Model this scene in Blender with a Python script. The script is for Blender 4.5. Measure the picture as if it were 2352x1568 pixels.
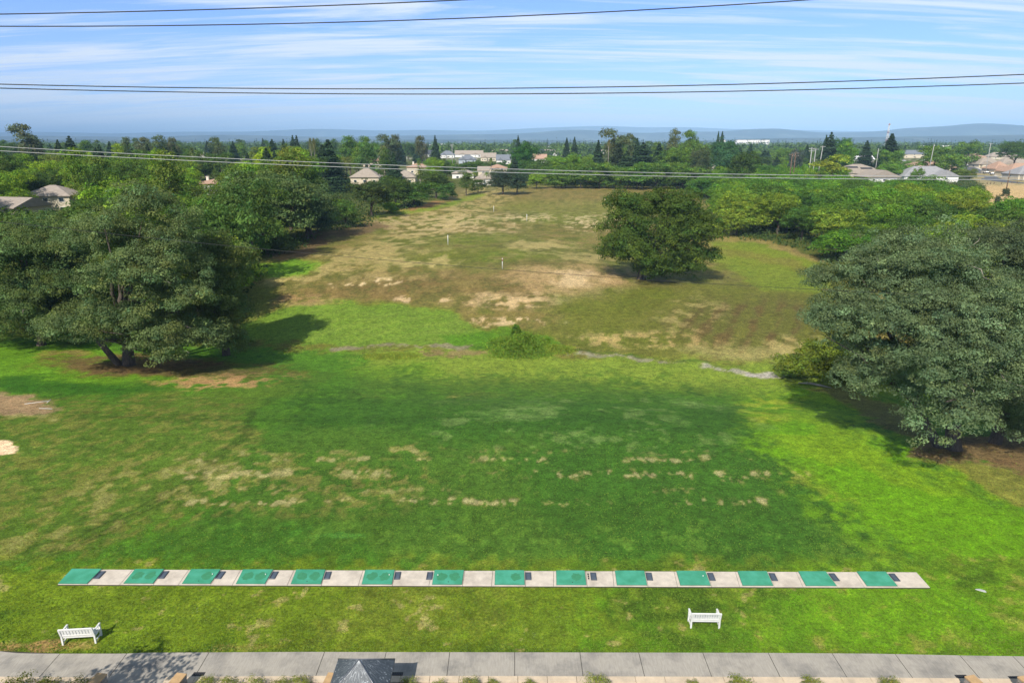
import bpy, math, random
import numpy as np
from mathutils import Vector
random.seed(7)
for o in list(bpy.data.objects): bpy.data.objects.remove(o)
sc = bpy.context.scene
COL = sc.collection
R = math.radians

# ------------------------------------------------------------------ camera, sun, sky, exposure
CAM_H = 22.0
PITCH = R(16.4)
cd = bpy.data.cameras.new('camera'); cam = bpy.data.objects.new('camera', cd); COL.objects.link(cam)
cd.lens = 24; cd.sensor_width = 36; cd.clip_start = 0.5; cd.clip_end = 90000
cam.location = (0, 0, CAM_H); cam.rotation_euler = (R(90) - PITCH, 0, 0)
sc.camera = cam
sc.render.resolution_x = 1024; sc.render.resolution_y = 682

SUN_EL = R(43)
SHX, SHY = 0.36, 0.93            # direction in which shadows fall
n = math.hypot(SHX, SHY); SHX /= n; SHY /= n
sl = bpy.data.lights.new('sun', 'SUN'); sun = bpy.data.objects.new('sun', sl); COL.objects.link(sun)
sl.energy = 5.0; sl.angle = R(0.5); sl.color = (1.0, 0.93, 0.82)
ldir = Vector((SHX * math.cos(SUN_EL), SHY * math.cos(SUN_EL), -math.sin(SUN_EL)))
sun.rotation_euler = ldir.to_track_quat('-Z', 'Y').to_euler()
sun.location = (-40, -60, 80)

w = bpy.data.worlds.new('World'); sc.world = w; w.use_nodes = True
nt = w.node_tree; nt.nodes.clear(); L = nt.links.new; N = nt.nodes.new
out = N('ShaderNodeOutputWorld'); bg = N('ShaderNodeBackground'); bg.inputs[1].default_value = 0.11
sky = N('ShaderNodeTexSky'); sky.sky_type = 'NISHITA'; sky.sun_disc = False
sky.sun_elevation = SUN_EL; sky.sun_rotation = math.atan2(-SHX, -SHY)
sky.altitude = 50; sky.air_density = 1.0; sky.dust_density = 0.3; sky.ozone_density = 3.0
tc = N('ShaderNodeTexCoord'); sep = N('ShaderNodeSeparateXYZ'); L(tc.outputs['Generated'], sep.inputs[0])
def M(op, a, b=None, c=None):
    m = N('ShaderNodeMath'); m.operation = op
    for i, x in enumerate((a, b, c)):
        if x is None: continue
        if isinstance(x, (int, float)): m.inputs[i].default_value = x
        else: L(x, m.inputs[i])
    return m.outputs[0]
zc = M('ADD', M('MAXIMUM', sep.outputs[2], 0.0), 0.10)
cx = M('DIVIDE', sep.outputs[0], zc); cy = M('DIVIDE', sep.outputs[1], zc)
comb = N('ShaderNodeCombineXYZ'); L(cx, comb.inputs[0]); L(cy, comb.inputs[1])
mp = N('ShaderNodeMapping'); L(comb.outputs[0], mp.inputs[0]); mp.inputs['Rotation'].default_value = (0, 0, R(-46)); mp.inputs['Scale'].default_value = (0.24, 1.1, 1)
n1 = N('ShaderNodeTexNoise'); L(mp.outputs[0], n1.inputs[0]); n1.inputs['Scale'].default_value = 1.15; n1.inputs['Detail'].default_value = 7; n1.inputs['Roughness'].default_value = 0.55; n1.inputs['Distortion'].default_value = 0.9
mp2 = N('ShaderNodeMapping'); L(comb.outputs[0], mp2.inputs[0]); mp2.inputs['Rotation'].default_value = (0, 0, R(-56)); mp2.inputs['Scale'].default_value = (0.3, 2.0, 1); mp2.inputs['Location'].default_value = (3, 7, 0)
n2 = N('ShaderNodeTexNoise'); L(mp2.outputs[0], n2.inputs[0]); n2.inputs['Scale'].default_value = 1.6; n2.inputs['Detail'].default_value = 8; n2.inputs['Roughness'].default_value = 0.6; n2.inputs['Distortion'].default_value = 1.5
mp3 = N('ShaderNodeMapping'); L(comb.outputs[0], mp3.inputs[0]); mp3.inputs['Rotation'].default_value = (0, 0, R(-40)); mp3.inputs['Scale'].default_value = (0.5, 6.0, 1)
n3 = N('ShaderNodeTexNoise'); L(mp3.outputs[0], n3.inputs[0]); n3.inputs['Scale'].default_value = 1.8; n3.inputs['Detail'].default_value = 9; n3.inputs['Roughness'].default_value = 0.65; n3.inputs['Distortion'].default_value = 0.8
cf = M('ADD', M('MULTIPLY', n1.outputs[0], 0.48), M('ADD', M('MULTIPLY', n2.outputs[0], 0.37), M('MULTIPLY', n3.outputs[0], 0.15)))
rmp = N('ShaderNodeMapRange'); L(cf, rmp.inputs[0]); rmp.interpolation_type = 'SMOOTHSTEP'
rmp.inputs[1].default_value = 0.43; rmp.inputs[2].default_value = 0.575; rmp.inputs[3].default_value = 0.12; rmp.inputs[4].default_value = 1.0
tint = N('ShaderNodeMix'); tint.data_type = 'RGBA'; tint.blend_type = 'MULTIPLY'; tint.inputs[0].default_value = 1
L(sky.outputs[0], tint.inputs[6]); tint.inputs[7].default_value = (0.60, 0.86, 1.5, 1)
mx = N('ShaderNodeMix'); mx.data_type = 'RGBA'; fz = N('ShaderNodeMapRange'); L(sep.outputs[2], fz.inputs[0]); fz.inputs[1].default_value = 0.2; fz.inputs[2].default_value = 0.42; fz.inputs[3].default_value = 1.0; fz.inputs[4].default_value = 0.0
L(M('MULTIPLY', rmp.outputs[0], fz.outputs[0]), mx.inputs[0]); L(tint.outputs[2], mx.inputs[6]); mx.inputs[7].default_value = (6.4, 7.25, 8.5, 1)
hzf = M('POWER', 2.718, M('MULTIPLY', M('MAXIMUM', sep.outputs[2], 0.0), -22.0))
mh = N('ShaderNodeMix'); mh.data_type = 'RGBA'; L(M('MULTIPLY', hzf, 0.9), mh.inputs[0]); L(mx.outputs[2], mh.inputs[6]); mh.inputs[7].default_value = (5.6, 6.9, 8.9, 1)
mz = N('ShaderNodeMix'); mz.data_type = 'RGBA'; L(fz.outputs[0], mz.inputs[0]); L(mh.outputs[2], mz.inputs[7]); mz.inputs[6].default_value = (1.9, 2.4, 3.1, 1)
L(mz.outputs[2], bg.inputs[0]); L(bg.outputs[0], out.inputs[0])

sc.view_settings.view_transform = 'Standard'; sc.view_settings.look = 'None'
sc.view_settings.exposure = 0.22; sc.view_settings.gamma = 1.0
sc.render.engine = 'CYCLES'

# ------------------------------------------------------------------ helpers
F = 1568.0
cp_, sp_ = math.cos(PITCH), math.sin(PITCH)
def ray(u, v):
    a, b = u - 1176.0, 784.0 - v
    return Vector((a, F * cp_ + b * sp_, -F * sp_ + b * cp_)).normalized()
def pt(u, v, Y):                       # world point at forward distance Y seen in direction (u, v)
    d = ray(u, v); k = Y / d.y
    return Vector((0, 0, CAM_H)) + d * k
def project(x, y, z):
    zz = z - CAM_H
    dep = y * cp_ - zz * sp_; up = y * sp_ + zz * cp_
    return 1176 + F * x / dep, 784 - F * up / dep
rngs = np.random.RandomState(11)
_tab = rngs.rand(256, 256).astype(np.float32)
def vnoise(x, y):
    xi = np.floor(x).astype(np.int64); yi = np.floor(y).astype(np.int64)
    fx = x - xi; fy = y - yi; fx = fx * fx * (3 - 2 * fx); fy = fy * fy * (3 - 2 * fy)
    a = _tab[xi & 255, yi & 255]; b = _tab[(xi + 1) & 255, yi & 255]
    c = _tab[xi & 255, (yi + 1) & 255]; d = _tab[(xi + 1) & 255, (yi + 1) & 255]
    return (a * (1 - fx) + b * fx) * (1 - fy) + (c * (1 - fx) + d * fx) * fy
def fbm(x, y, o=4):
    s = 0; a = 0.5; t = 0
    for i in range(o):
        s = s + a * vnoise(x * 2 ** i + 17.3 * i, y * 2 ** i + 5.1 * i); t += a; a *= 0.55
    return s / t
def hgt(x, y):
    x = np.asarray(x, dtype=np.float64); y = np.asarray(y, dtype=np.float64)
    yc = 78 - 0.20 * (x + 18)
    d = y - yc
    dip = -2.3 * np.exp(-np.where(d < 0, (d / 13.0) ** 2, (d / 22.0) ** 2))
    w1 = np.clip((y - 85) / 50, 0, 1) * np.clip((700 - y) / 200, 0, 1)
    und = w1 * ((fbm(x / 38 + 3, y / 60 + 9, 2) - 0.5) * 3.6)
    w2 = np.clip((y - 38) / 20, 0, 1) * np.clip((90 - y) / 20, 0, 1)
    und2 = w2 * (fbm(x / 22 + 31, y / 16 + 2, 2) - 0.5) * 0.7
    edge = -0.8 * np.clip((y - 46) / 14, 0, 1) ** 2 * np.clip((110 - y) / 40, 0, 1)
    return dip + und + und2 + edge
def H(x, y): return float(hgt(np.array([x]), np.array([y]))[0])
def at(u, v):                          # ground point seen in direction (u, v)
    d = ray(u, v); t = 20.0; o = Vector((0, 0, CAM_H)); prev = t
    while t < 6000:
        p = o + d * t
        if p.z < H(p.x, p.y): break
        prev = t; t += max(0.5, t * 0.01)
    a, b = prev, t
    for _ in range(24):
        m = (a + b) / 2; p = o + d * m
        if p.z < H(p.x, p.y): b = m
        else: a = m
    return o + d * b
def srgb(r, g, b, k=1.0):
    f = lambda c: ((c / 255 + 0.055) / 1.055) ** 2.4 if c > 10.3 else c / 255 / 12.92
    return (min(f(r) * k, .95), min(f(g) * k, .95), min(f(b) * k, .95))

def tag(o, label=None, cat=None, group=None, kind=None):
    if label: o['label'] = label
    if cat: o['category'] = cat
    if group: o['group'] = group
    if kind: o['kind'] = kind
    return o
def empty(name, loc=(0, 0, 0), rz=0.0, label=None, cat=None, group=None):
    o = bpy.data.objects.new(name, None); COL.objects.link(o); o.location = loc; o.rotation_euler = (0, 0, rz)
    o.empty_display_size = 0.1
    return tag(o, label, cat, group)
def meshobj(name, me, mat=None, parent=None):
    o = bpy.data.objects.new(name, me); COL.objects.link(o)
    if mat is not None: me.materials.append(mat)
    if parent is not None: o.parent = parent
    return o
def copy_tree(o, parent=None):
    c = o.copy(); COL.objects.link(c)
    if parent: c.parent = parent
    for ch in list(o.children): copy_tree(ch, c)
    return c
class MB:
    """collects simple solids into one mesh"""
    def __init__(s): s.v = []; s.f = []; s.sm = []
    def add(s, vs, fs, smooth=False):
        b = len(s.v); s.v += [tuple(p) for p in vs]; s.f += [tuple(i + b for i in f) for f in fs]; s.sm += [smooth] * len(fs); return s
    def box(s, c, d, rz=0, rx=0, ry=0, bev=0.0):
        cx, cy, cz = c; hx, hy, hz = d[0] / 2, d[1] / 2, d[2] / 2
        from mathutils import Euler
        m = Euler((rx, ry, rz)).to_matrix()
        if bev <= 0:
            vs = [Vector((x * hx, y * hy, z * hz)) for z in (-1, 1) for y in (-1, 1) for x in (-1, 1)]
            fs = [(0, 2, 3, 1), (4, 5, 7, 6), (0, 1, 5, 4), (2, 6, 7, 3), (0, 4, 6, 2), (1, 3, 7, 5)]
        else:
            b = bev; vs = []; k = [(-1, -1), (1, -1), (1, 1), (-1, 1)]
            for z, ins in ((-hz, b), (-hz + b, 0), (hz - b, 0), (hz, b)):
                for x, y in k: vs.append(Vector((x * (hx - ins), y * (hy - ins), z)))
            fs = [(3, 2, 1, 0), (12, 13, 14, 15)]
            for l in range(3):
                for i in range(4): fs.append((l * 4 + i, l * 4 + (i + 1) % 4, l * 4 + 4 + (i + 1) % 4, l * 4 + 4 + i))
        return s.add([m @ p + Vector(c) for p in vs], fs)
    def tube(s, pts, rads, seg=8, cap=True):
        pts = [Vector(p) for p in pts]; vs = []; fs = []
        up = Vector((0.13, 0.21, 1)).normalized()
        for i, p in enumerate(pts):
            t = (pts[min(i + 1, len(pts) - 1)] - pts[max(i - 1, 0)]).normalized()
            a = t.cross(up)
            if a.length < 1e-3: a = t.cross(Vector((1, 0, 0)))
            a.normalize(); b = t.cross(a)
            r = rads[i] if hasattr(rads, '__len__') else rads
            for k in range(seg):
                th = 2 * math.pi * k / seg; vs.append(p + a * (r * math.cos(th)) + b * (r * math.sin(th)))
        for i in range(len(pts) - 1):
            for k in range(seg):
                fs.append((i * seg + k, i * seg + (k + 1) % seg, (i + 1) * seg + (k + 1) % seg, (i + 1) * seg + k))
        if cap: fs.append(tuple(range(seg - 1, -1, -1))); fs.append(tuple((len(pts) - 1) * seg + k for k in range(seg)))
        return s.add(vs, fs, True)
    def build(s, name, mat, parent=None):
        me = bpy.data.meshes.new(name); me.from_pydata(s.v, [], s.f)
        me.polygons.foreach_set('use_smooth', s.sm); me.update()
        return meshobj(name, me, mat, parent)

# ------------------------------------------------------------------ materials
def newmat(name):
    m = bpy.data.materials.new(name); m.use_nodes = True
    return m, m.node_tree.nodes, m.node_tree.links, m.node_tree.nodes['Principled BSDF']
def simple(name, col, rough=0.6, metal=0.0, vary=0.0, scale=4.0, bump=0.0, col2=None, stretch=None, spec=0.4):
    m, nd, lk, p = newmat(name)
    p.inputs['Base Color'].default_value = (*col, 1); p.inputs['Roughness'].default_value = rough; p.inputs['Metallic'].default_value = metal
    p.inputs['Specular IOR Level'].default_value = spec
    if vary > 0 or bump > 0:
        t = nd.new('ShaderNodeTexCoord'); mp = nd.new('ShaderNodeMapping'); lk.new(t.outputs['Object'], mp.inputs[0])
        if stretch: mp.inputs['Scale'].default_value = stretch
        n = nd.new('ShaderNodeTexNoise'); n.inputs['Scale'].default_value = scale; n.inputs['Detail'].default_value = 6; n.inputs['Roughness'].default_value = 0.65
        lk.new(mp.outputs[0], n.inputs[0])
        if vary > 0:
            r = nd.new('ShaderNodeMapRange'); r.inputs[1].default_value = 0.3; r.inputs[2].default_value = 0.7; lk.new(n.outputs[0], r.inputs[0])
            x = nd.new('ShaderNodeMix'); x.data_type = 'RGBA'; lk.new(r.outputs[0], x.inputs[0])
            c2 = col2 or tuple(c * (1 - vary) for c in col)
            x.inputs[6].default_value = (*c2, 1); x.inputs[7].default_value = (*[min(1, c * (1 + vary * .5)) for c in col], 1) if not col2 else (*col, 1)
            lk.new(x.outputs[2], p.inputs['Base Color'])
        if bump > 0:
            b = nd.new('ShaderNodeBump'); b.inputs['Strength'].default_value = bump; b.inputs['Distance'].default_value = 0.05; lk.new(n.outputs[0], b.inputs['Height']); lk.new(b.outputs[0], p.inputs['Normal'])
    return m

def leafmat(name, trans=0.32, rough=0.7):
    m, nd, lk, p = newmat(name)
    oi = nd.new('ShaderNodeObjectInfo'); at_ = nd.new('ShaderNodeAttribute'); at_.attribute_name = 'tint'
    mu = nd.new('ShaderNodeMix'); mu.data_type = 'RGBA'; mu.blend_type = 'MULTIPLY'; mu.inputs[0].default_value = 1
    lk.new(oi.outputs['Color'], mu.inputs[6]); lk.new(at_.outputs['Color'], mu.inputs[7])
    lk.new(mu.outputs[2], p.inputs['Base Color']); p.inputs['Roughness'].default_value = rough; p.inputs['Specular IOR Level'].default_value = 0.12
    tr = nd.new('ShaderNodeBsdfTranslucent'); g = nd.new('ShaderNodeMix'); g.data_type = 'RGBA'; g.blend_type = 'MULTIPLY'; g.inputs[0].default_value = 1
    lk.new(mu.outputs[2], g.inputs[6]); g.inputs[7].default_value = (1.3, 1.5, 0.6, 1); lk.new(g.outputs[2], tr.inputs[0])
    ms = nd.new('ShaderNodeMixShader'); ms.inputs[0].default_value = trans
    lk.new(p.outputs[0], ms.inputs[1]); lk.new(tr.outputs[0], ms.inputs[2]); lk.new(ms.outputs[0], nd['Material Output'].inputs[0])
    return m
LEAF = leafmat('leaf')
NEEDLE = leafmat('needle', 0.1, 0.6)
BARK = simple('bark', (0.11, 0.085, 0.065), 0.9, vary=0.5, scale=3, bump=0.6, stretch=(4, 4, 0.7))
BARKP = simple('pale_bark', (0.33, 0.29, 0.24), 0.9, vary=0.35, scale=3, bump=0.4)
# ------------------------------------------------------------------ ground
def build_ground():
    NC, NR = 820, 900
    t = np.linspace(-1.0, 1.0, NC); t = t * (0.86 + 0.9 * t ** 4)
    ang0, ang1 = R(62), R(1.0)
    a = np.linspace(ang0, ang1, NR); D = CAM_H / np.tan(a)
    D = np.concatenate([D, [1600, 2100, 2900, 4200, 6500, 10000, 16000, 26000, 34000]]); nr = len(D)
    X = t[None, :] * (D[:, None] + 8); Y = np.repeat(D[:, None], NC, 1)
    Z = hgt(X, Y)
    x = X.ravel(); y = Y.ravel(); z = Z.ravel()
    u, v = project(x, y, z)
    # natural edges: shift the outlines with world noise
    sc_ = np.clip(60 / y, 0.05, 2.5)
    wx = (fbm(x / 3.1, y / 3.1, 4) - .5); wy = (fbm(x / 3.1 + 50, y / 3.1 + 50, 4) - .5)
    sc_ = np.clip(60 / y, 0.05, 1.1); ur, vr = u, v
    u = u + wx * 90 * sc_; v = v + wy * 34 * sc_
    tE = np.clip((y - 35) / 90, 0, 1); nE = fbm(x / .55 + 3, y / .7 + 8, 4) * (1 - tE) + fbm(x / 1.9 + 9, y / 3.2 + 4, 5) * tE
    nE = np.clip((nE - .5) * 2.4 + .5, 0, 1)
    nA = fbm(x / 1.3 + 7, y / 1.3 + 3, 4); nB = fbm(x / 6 + 70, y / 6 + 30, 4); nC = fbm(x / 22 + 7, y / 22 + 13, 3)
    nF = fbm(x / 0.5 + 9, y / 0.5 + 33, 3); nS = fbm(x / 2.6 + 9, y / 4.0 + 3, 5)
    c = np.empty((len(x), 3)); c[:] = srgb(78, 92, 40)
    def put(mask, col, k=1.0, raw=False):
        m = np.clip(mask, 0, 1); m = m * k if raw else np.clip((m - .5) + (nE - .5) * 1.15 * np.minimum(1, 4.5 * m * (1 - m)) + .5, 0, 1) * k
        m = np.clip(m, 0, 1)[:, None]; c[:] = c * (1 - m) + np.array(col)[None, :] * m
    ss = lambda a, b, q: (lambda w: w * w * (3 - 2 * w))(np.clip((q - a) / (b - a), 0, 1))
    def ell(u0, v0, ru, rv, soft=.5, rot=0.0):
        du, dv = u - u0, v - v0; cr, sr = math.cos(R(rot)), math.sin(R(rot))
        a_, b_ = du * cr + dv * sr, -du * sr + dv * cr
        q = np.sqrt((a_ / ru) ** 2 + (b_ / rv) ** 2); return 1 - ss(1 - soft, 1 + soft, q)
    def poly(P, soft=15, vs=1.0):
        P = [(p[0], p[1] * vs) for p in P]; vv = v * vs
        ins = np.zeros(len(x), bool); dist = np.full(len(x), 1e9)
        for i in range(len(P)):
            (x1, y1), (x2, y2) = P[i], P[(i + 1) % len(P)]
            cnd = (y1 > vv) != (y2 > vv)
            with np.errstate(divide='ignore', invalid='ignore'):
                ins ^= cnd & (u < (x2 - x1) * (vv - y1) / ((y2 - y1) if y2 != y1 else 1e-9) + x1)
            ex, ey = x2 - x1, y2 - y1; l = ex * ex + ey * ey + 1e-9
            q = np.clip(((u - x1) * ex + (vv - y1) * ey) / l, 0, 1)
            dist = np.minimum(dist, np.hypot(u - x1 - q * ex, vv - y1 - q * ey))
        sd = np.where(ins, dist, -dist); return ss(-soft, soft, sd)
    def line(P, wd, soft=.6, vs=3.0):
        dist = np.full(len(x), 1e9)
        for (x1, y1), (x2, y2) in zip(P[:-1], P[1:]):
            ex, ey = x2 - x1, (y2 - y1) * vs; l = ex * ex + ey * ey + 1e-9
            q = np.clip(((u - x1) * ex + (v - y1) * vs * ey) / l, 0, 1)
            dist = np.minimum(dist, np.hypot(u - x1 - q * ex, (v - y1) * vs - q * ey))
        return 1 - ss(wd * vs * (1 - soft), wd * vs * (1 + soft), dist)
    bk = lambda n, lo, hi: ss(lo, hi, n)
    # --- colours
    OLIVE = srgb(110, 108, 48); DKG = srgb(56, 100, 28); MIDG = srgb(72, 120, 32); BRI = srgb(108, 152, 24); LOL = srgb(118, 145, 55)
    TAN = srgb(170, 156, 98); PALE = srgb(212, 190, 145); BRN = srgb(108, 88, 52); DRY = srgb(158, 148, 92); GRAV = srgb(150, 145, 135); SOIL = srgb(118, 94, 64)
    # far country
    far = ss(600, 1500, y); put(far, srgb(64, 84, 44)); put(far * bk(fbm(x / 260, y / 700, 3), .56, .62), srgb(200, 185, 150), .8); put(far * bk(fbm(x / 150 + 40, y / 400, 3), .6, .66), srgb(225, 220, 215), .7)
    # range
    rng = poly([(560, 640), (640, 590), (700, 560), (800, 520), (850, 495), (960, 470), (1060, 452), (1120, 440), (1230, 430), (1560, 432), (1640, 470), (1700, 560), (1900, 600), (2100, 700), (2100, 830), (1200, 840), (600, 830)], 8)
    put(rng, OLIVE)
    put(rng * bk(nC, .45, .6), srgb(96, 112, 42), .8)
    put(rng * bk(nB, .5, .62), srgb(130, 112, 62), .6)
    put(poly([(1050, 430), (1560, 430), (1560, 452), (1400, 470), (1200, 462), (1050, 470), (1000, 480)], 8), srgb(120, 108, 60), .7)
    put(ell(1330, 475, 190, 14, .6), srgb(120, 125, 55), .6)
    put(poly([(900, 640), (1400, 560), (1420, 650), (1250, 740), (900, 700), (620, 690), (650, 640)], 25), srgb(120, 106, 58), .6)
    put(ell(1000, 655, 340, 30, .6), BRN, .5 * (0.4 + nB))
    put(ell(1100, 590, 220, 22, .7), srgb(92, 120, 38), .6); put(ell(1090, 548, 120, 12, .6), srgb(95, 120, 40), .7)
    put(ell(1290, 500, 120, 12, .6), srgb(105, 128, 45), .6); put(ell(1190, 604, 140, 8, .6), BRN, .5)
    put(line([(640, 650), (760, 610), (880, 570), (990, 525), (1060, 490), (1120, 450)], 16) * bk(nB * .6 + nE * .4, .25, .65), TAN, .75)
    put(ell(1000, 512, 125, 22, .8) * bk(nE * .4 + nS * .6, .36, .66), srgb(190, 172, 124), .75)
    put(ell(1110, 522, 80, 12, .8) * bk(nS, .38, .62), srgb(190, 172, 124), .7)
    put(ell(900, 590, 120, 22, .6) * bk(nS, .36, .65), TAN, .6); put(ell(800, 630, 160, 22, .8) * bk(nS * .7 + nE * .3, .38, .66), TAN, .6)
    put(ell(1200, 500, 60, 10, .6) * bk(nA, .4, .6), PALE, .7); put(ell(1350, 512, 55, 18, .7) * bk(nA, .5, .62), PALE, .7)
    put(rng * bk(nE * .6 + nS * .4, .52, .72), srgb(136, 120, 70), .35); put(rng * bk(1 - nE * .5 - nA * .5, .5, .68), srgb(78, 88, 36), .45)
    put(ell(1310, 640, 115, 30, .7) * bk(nB, .25, .55), srgb(176, 150, 104), .75)
    put(ell(1315, 642, 50, 18, .7), srgb(206, 184, 140), .6)
    put(ell(1185, 692, 100, 17, .7) * bk(nA, .32, .55), srgb(202, 176, 130), .75)
    put(ell(1130, 738, 85, 8, .5) * bk(nE * .5 + nA * .5, .5, .66), srgb(208, 182, 138), .65); put(ell(965, 686, 60, 7, .5) * bk(nE * .5 + nA * .5, .58, .66), srgb(208, 182, 138), .7)
    put(ell(1230, 738, 70, 7, .5) * bk(nE * .5 + nA * .5, .52, .68), PALE, .6); put(ell(820, 650, 110, 9, .6) * bk(nE * .5 + nA * .5, .58, .66), PALE, .8)
    put(ell(1240, 565, 70, 15, .6) * bk(nS, .35, .6), TAN, .8); put(ell(1010, 600, 120, 10, .6) * bk(nS, .45, .6), TAN, .7)
    put(ell(1380, 590, 90, 12, .6) * bk(nS, .45, .6), TAN, .6)
    # centre right: green with brown striping
    put(poly([(1260, 690), (1600, 650), (1900, 640), (1950, 800), (1700, 830), (1300, 800)], 30), srgb(88, 106, 38), .75)
    st = 0.5 + 0.5 * np.sin((x * 0.9 - y * 0.44) * 2.4 + (nB - .5) * 3)
    put(ell(1720, 745, 190, 62, .5) * (0.4 + .6 * bk(nB * .35 + .3 * st + nE * .35, .35, .72)), srgb(94, 78, 44), .9, raw=True)
    put(ell(1590, 720, 70, 40, .6) * bk(nA, .5, .65), TAN, .45)
    put(ell(1480, 782, 150, 18, .7) * bk(nA, .4, .6), srgb(176, 152, 98), .7); put(ell(1740, 812, 160, 18, .7), DRY, .6)
    put(ell(1820, 790, 80, 20, .7) * bk(nA, .4, .6), TAN, .6)
    put(poly([(1640, 548), (1760, 552), (1900, 610), (1900, 680), (1740, 660), (1640, 600)], 12), srgb(104, 132, 42), .8)
    put(line([(1640, 545), (1760, 556), (1880, 600)], 5), srgb(150, 122, 78), .6); put(line([(1650, 575), (1800, 600), (1900, 640)], 7), srgb(120, 92, 52), .4)
    # left mound green
    put(poly([(560, 660), (640, 655), (620, 700), (560, 740)], 12), srgb(105, 125, 55), .8)
    put(poly([(560, 745), (640, 705), (740, 690), (900, 694), (1050, 718), (1085, 750), (1140, 775), (1120, 800), (850, 800), (700, 790), (560, 782)], 10), srgb(94, 132, 44), .95)
    put(poly([(590, 610), (660, 600), (750, 600), (700, 632), (600, 640)], 8), srgb(92, 146, 32), .9)
    arc = 0.5 + 0.5 * np.sin(np.hypot(x + 8, y - 75) * 2.2); put(poly([(700, 700), (1060, 720), (1090, 790), (720, 785)], 15) * arc, srgb(112, 142, 60), .35)
    put(ell(690, 690, 70, 12, .6) * bk(nA, .35, .6), srgb(150, 122, 82), .7)
    put(poly([(1000, 775), (1150, 750), (1260, 770), (1300, 800), (1050, 812)], 8), srgb(70, 122, 20), .8)
    # treeline soil
    put(line([(700, 575), (740, 540), (800, 535), (860, 520)], 9), srgb(104, 84, 58), .8); put(line([(900, 488), (960, 478), (1010, 465)], 3), srgb(150, 112, 72), .8)
    put(line([(640, 590), (720, 575)], 7), srgb(108, 86, 58), .7); put(line([(870, 495), (1000, 478), (1100, 448)], 4), srgb(102, 140, 40), .7)
    put(line([(1250, 431), (1560, 434)], 2.0), srgb(168, 142, 96), .5)
    # ---- near field
    near = ss(795, 835, v + (u - 1176) * -0.035); put(near, MIDG)
    put(near * (1 - ss(880, 935, v + (1700 - u) * .02)) * ss(760, 900, u), LOL, .85)
    put(ell(1150, 880, 260, 16, .6), srgb(86, 120, 40), .5); put(ell(930, 860, 120, 22, .7), srgb(96, 145, 28), .6); put(ell(1000, 905, 160, 8, .7) * bk(nS, .4, .6), DRY, .6)
    put(poly([(300, 880), (430, 905), (640, 870), (760, 860), (700, 900), (560, 960), (360, 960)], 15), srgb(82, 112, 38), .7)
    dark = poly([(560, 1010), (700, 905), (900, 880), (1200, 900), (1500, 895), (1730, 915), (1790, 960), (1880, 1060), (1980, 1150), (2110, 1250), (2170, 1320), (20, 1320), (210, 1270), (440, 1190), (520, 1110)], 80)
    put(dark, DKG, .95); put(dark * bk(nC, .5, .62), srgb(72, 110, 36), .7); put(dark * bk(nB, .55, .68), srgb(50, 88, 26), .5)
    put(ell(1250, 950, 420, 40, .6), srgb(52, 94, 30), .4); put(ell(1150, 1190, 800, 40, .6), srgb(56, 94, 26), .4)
    lef = poly([(-100, 905), (300, 905), (560, 920), (600, 1000), (560, 1100), (420, 1200), (100, 1290), (-100, 1330)], 40)
    put(lef, srgb(76, 108, 36), .9); put(lef * bk(nA * .5 + nE * .25 + nB * .25, .42, .66), srgb(132, 130, 72), .36)
    for k in range(3): put(line([(60, 1270 + 14 * k), (400, 1120 + 12 * k), (620, 930 + 8 * k)], 2.6, vs=1.5), srgb(52, 78, 24), .6, raw=True)
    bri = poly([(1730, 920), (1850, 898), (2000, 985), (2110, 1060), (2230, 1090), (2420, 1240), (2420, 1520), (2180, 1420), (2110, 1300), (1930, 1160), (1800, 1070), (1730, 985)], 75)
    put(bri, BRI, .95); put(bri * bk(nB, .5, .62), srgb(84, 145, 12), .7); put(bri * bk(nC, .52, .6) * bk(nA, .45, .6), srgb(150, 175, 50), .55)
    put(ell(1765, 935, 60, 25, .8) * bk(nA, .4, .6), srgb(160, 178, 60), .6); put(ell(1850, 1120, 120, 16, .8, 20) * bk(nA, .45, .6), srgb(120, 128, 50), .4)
    put(poly([(2090, 1060), (2200, 1075), (2352, 1170), (2450, 1230), (2450, 1130), (2352, 1060)], 10), srgb(120, 122, 58), .8)
    put(poly([(2070, 1045), (2140, 1010), (2450, 980), (2450, 1120), (2352, 1090), (2250, 1060), (2150, 1062)], 8), SOIL, .9)
    put(poly([(1860, 885), (1960, 890), (2120, 960), (2130, 1040), (2040, 985), (1930, 925)], 8), srgb(110, 92, 56), .7)
    # clover / worn rows
    for v0, rv, k in ((1055, 5, .8), (1090, 8, .95), (1152, 7, 1.0), (1127, 5, .5), (1038, 4, .4)):
        vw = vr + (nA - .5) * 22 + (nB - .5) * 14
        m = np.exp(-((vw - v0) / rv) ** 2) * ss(360, 480, u) * (1 - ss(1750, 1900, u))
        brk = bk(nE * .22 + nA * .38 + vnoise(x / 2.2 + v0, y * 0 + 3.3) * .4 + .14 * (1 - ss(500, 1000, u)), .50, .66) * bk(fbm(x / .28 + v0, y / 1.1, 2), .34, .58)
        put(m * brk, srgb(176, 164, 116), k * .7)
    put(poly([(380, 1160), (470, 1075), (560, 1055), (900, 1065), (980, 1100), (860, 1160), (560, 1165)], 40) * bk(nA * .6 + nE * .4, .38, .7), srgb(142, 138, 80), .45)
    put(ell(490, 1080, 70, 24, .9), srgb(160, 148, 96), .35); put(ell(250, 1150, 200, 40, .9, -25) * bk(nA, .35, .65), DRY, .35); put(ell(950, 1035, 60, 12, .7) * bk(nA, .4, .6), DRY, .6)
    clv = ell(1400, 960, 300, 45, .6) * bk(nB, .54, .64); put(clv, srgb(98, 140, 68), .6); put(ell(1350, 975, 380, 60, .5) * bk(nA * .5 + nS * .5, .54, .64), srgb(112, 146, 82), .5); put(ell(1250, 1240, 700, 45, .5) * bk(nA * .6 + nE * .4, .58, .7), srgb(96, 142, 50), .45)
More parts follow.
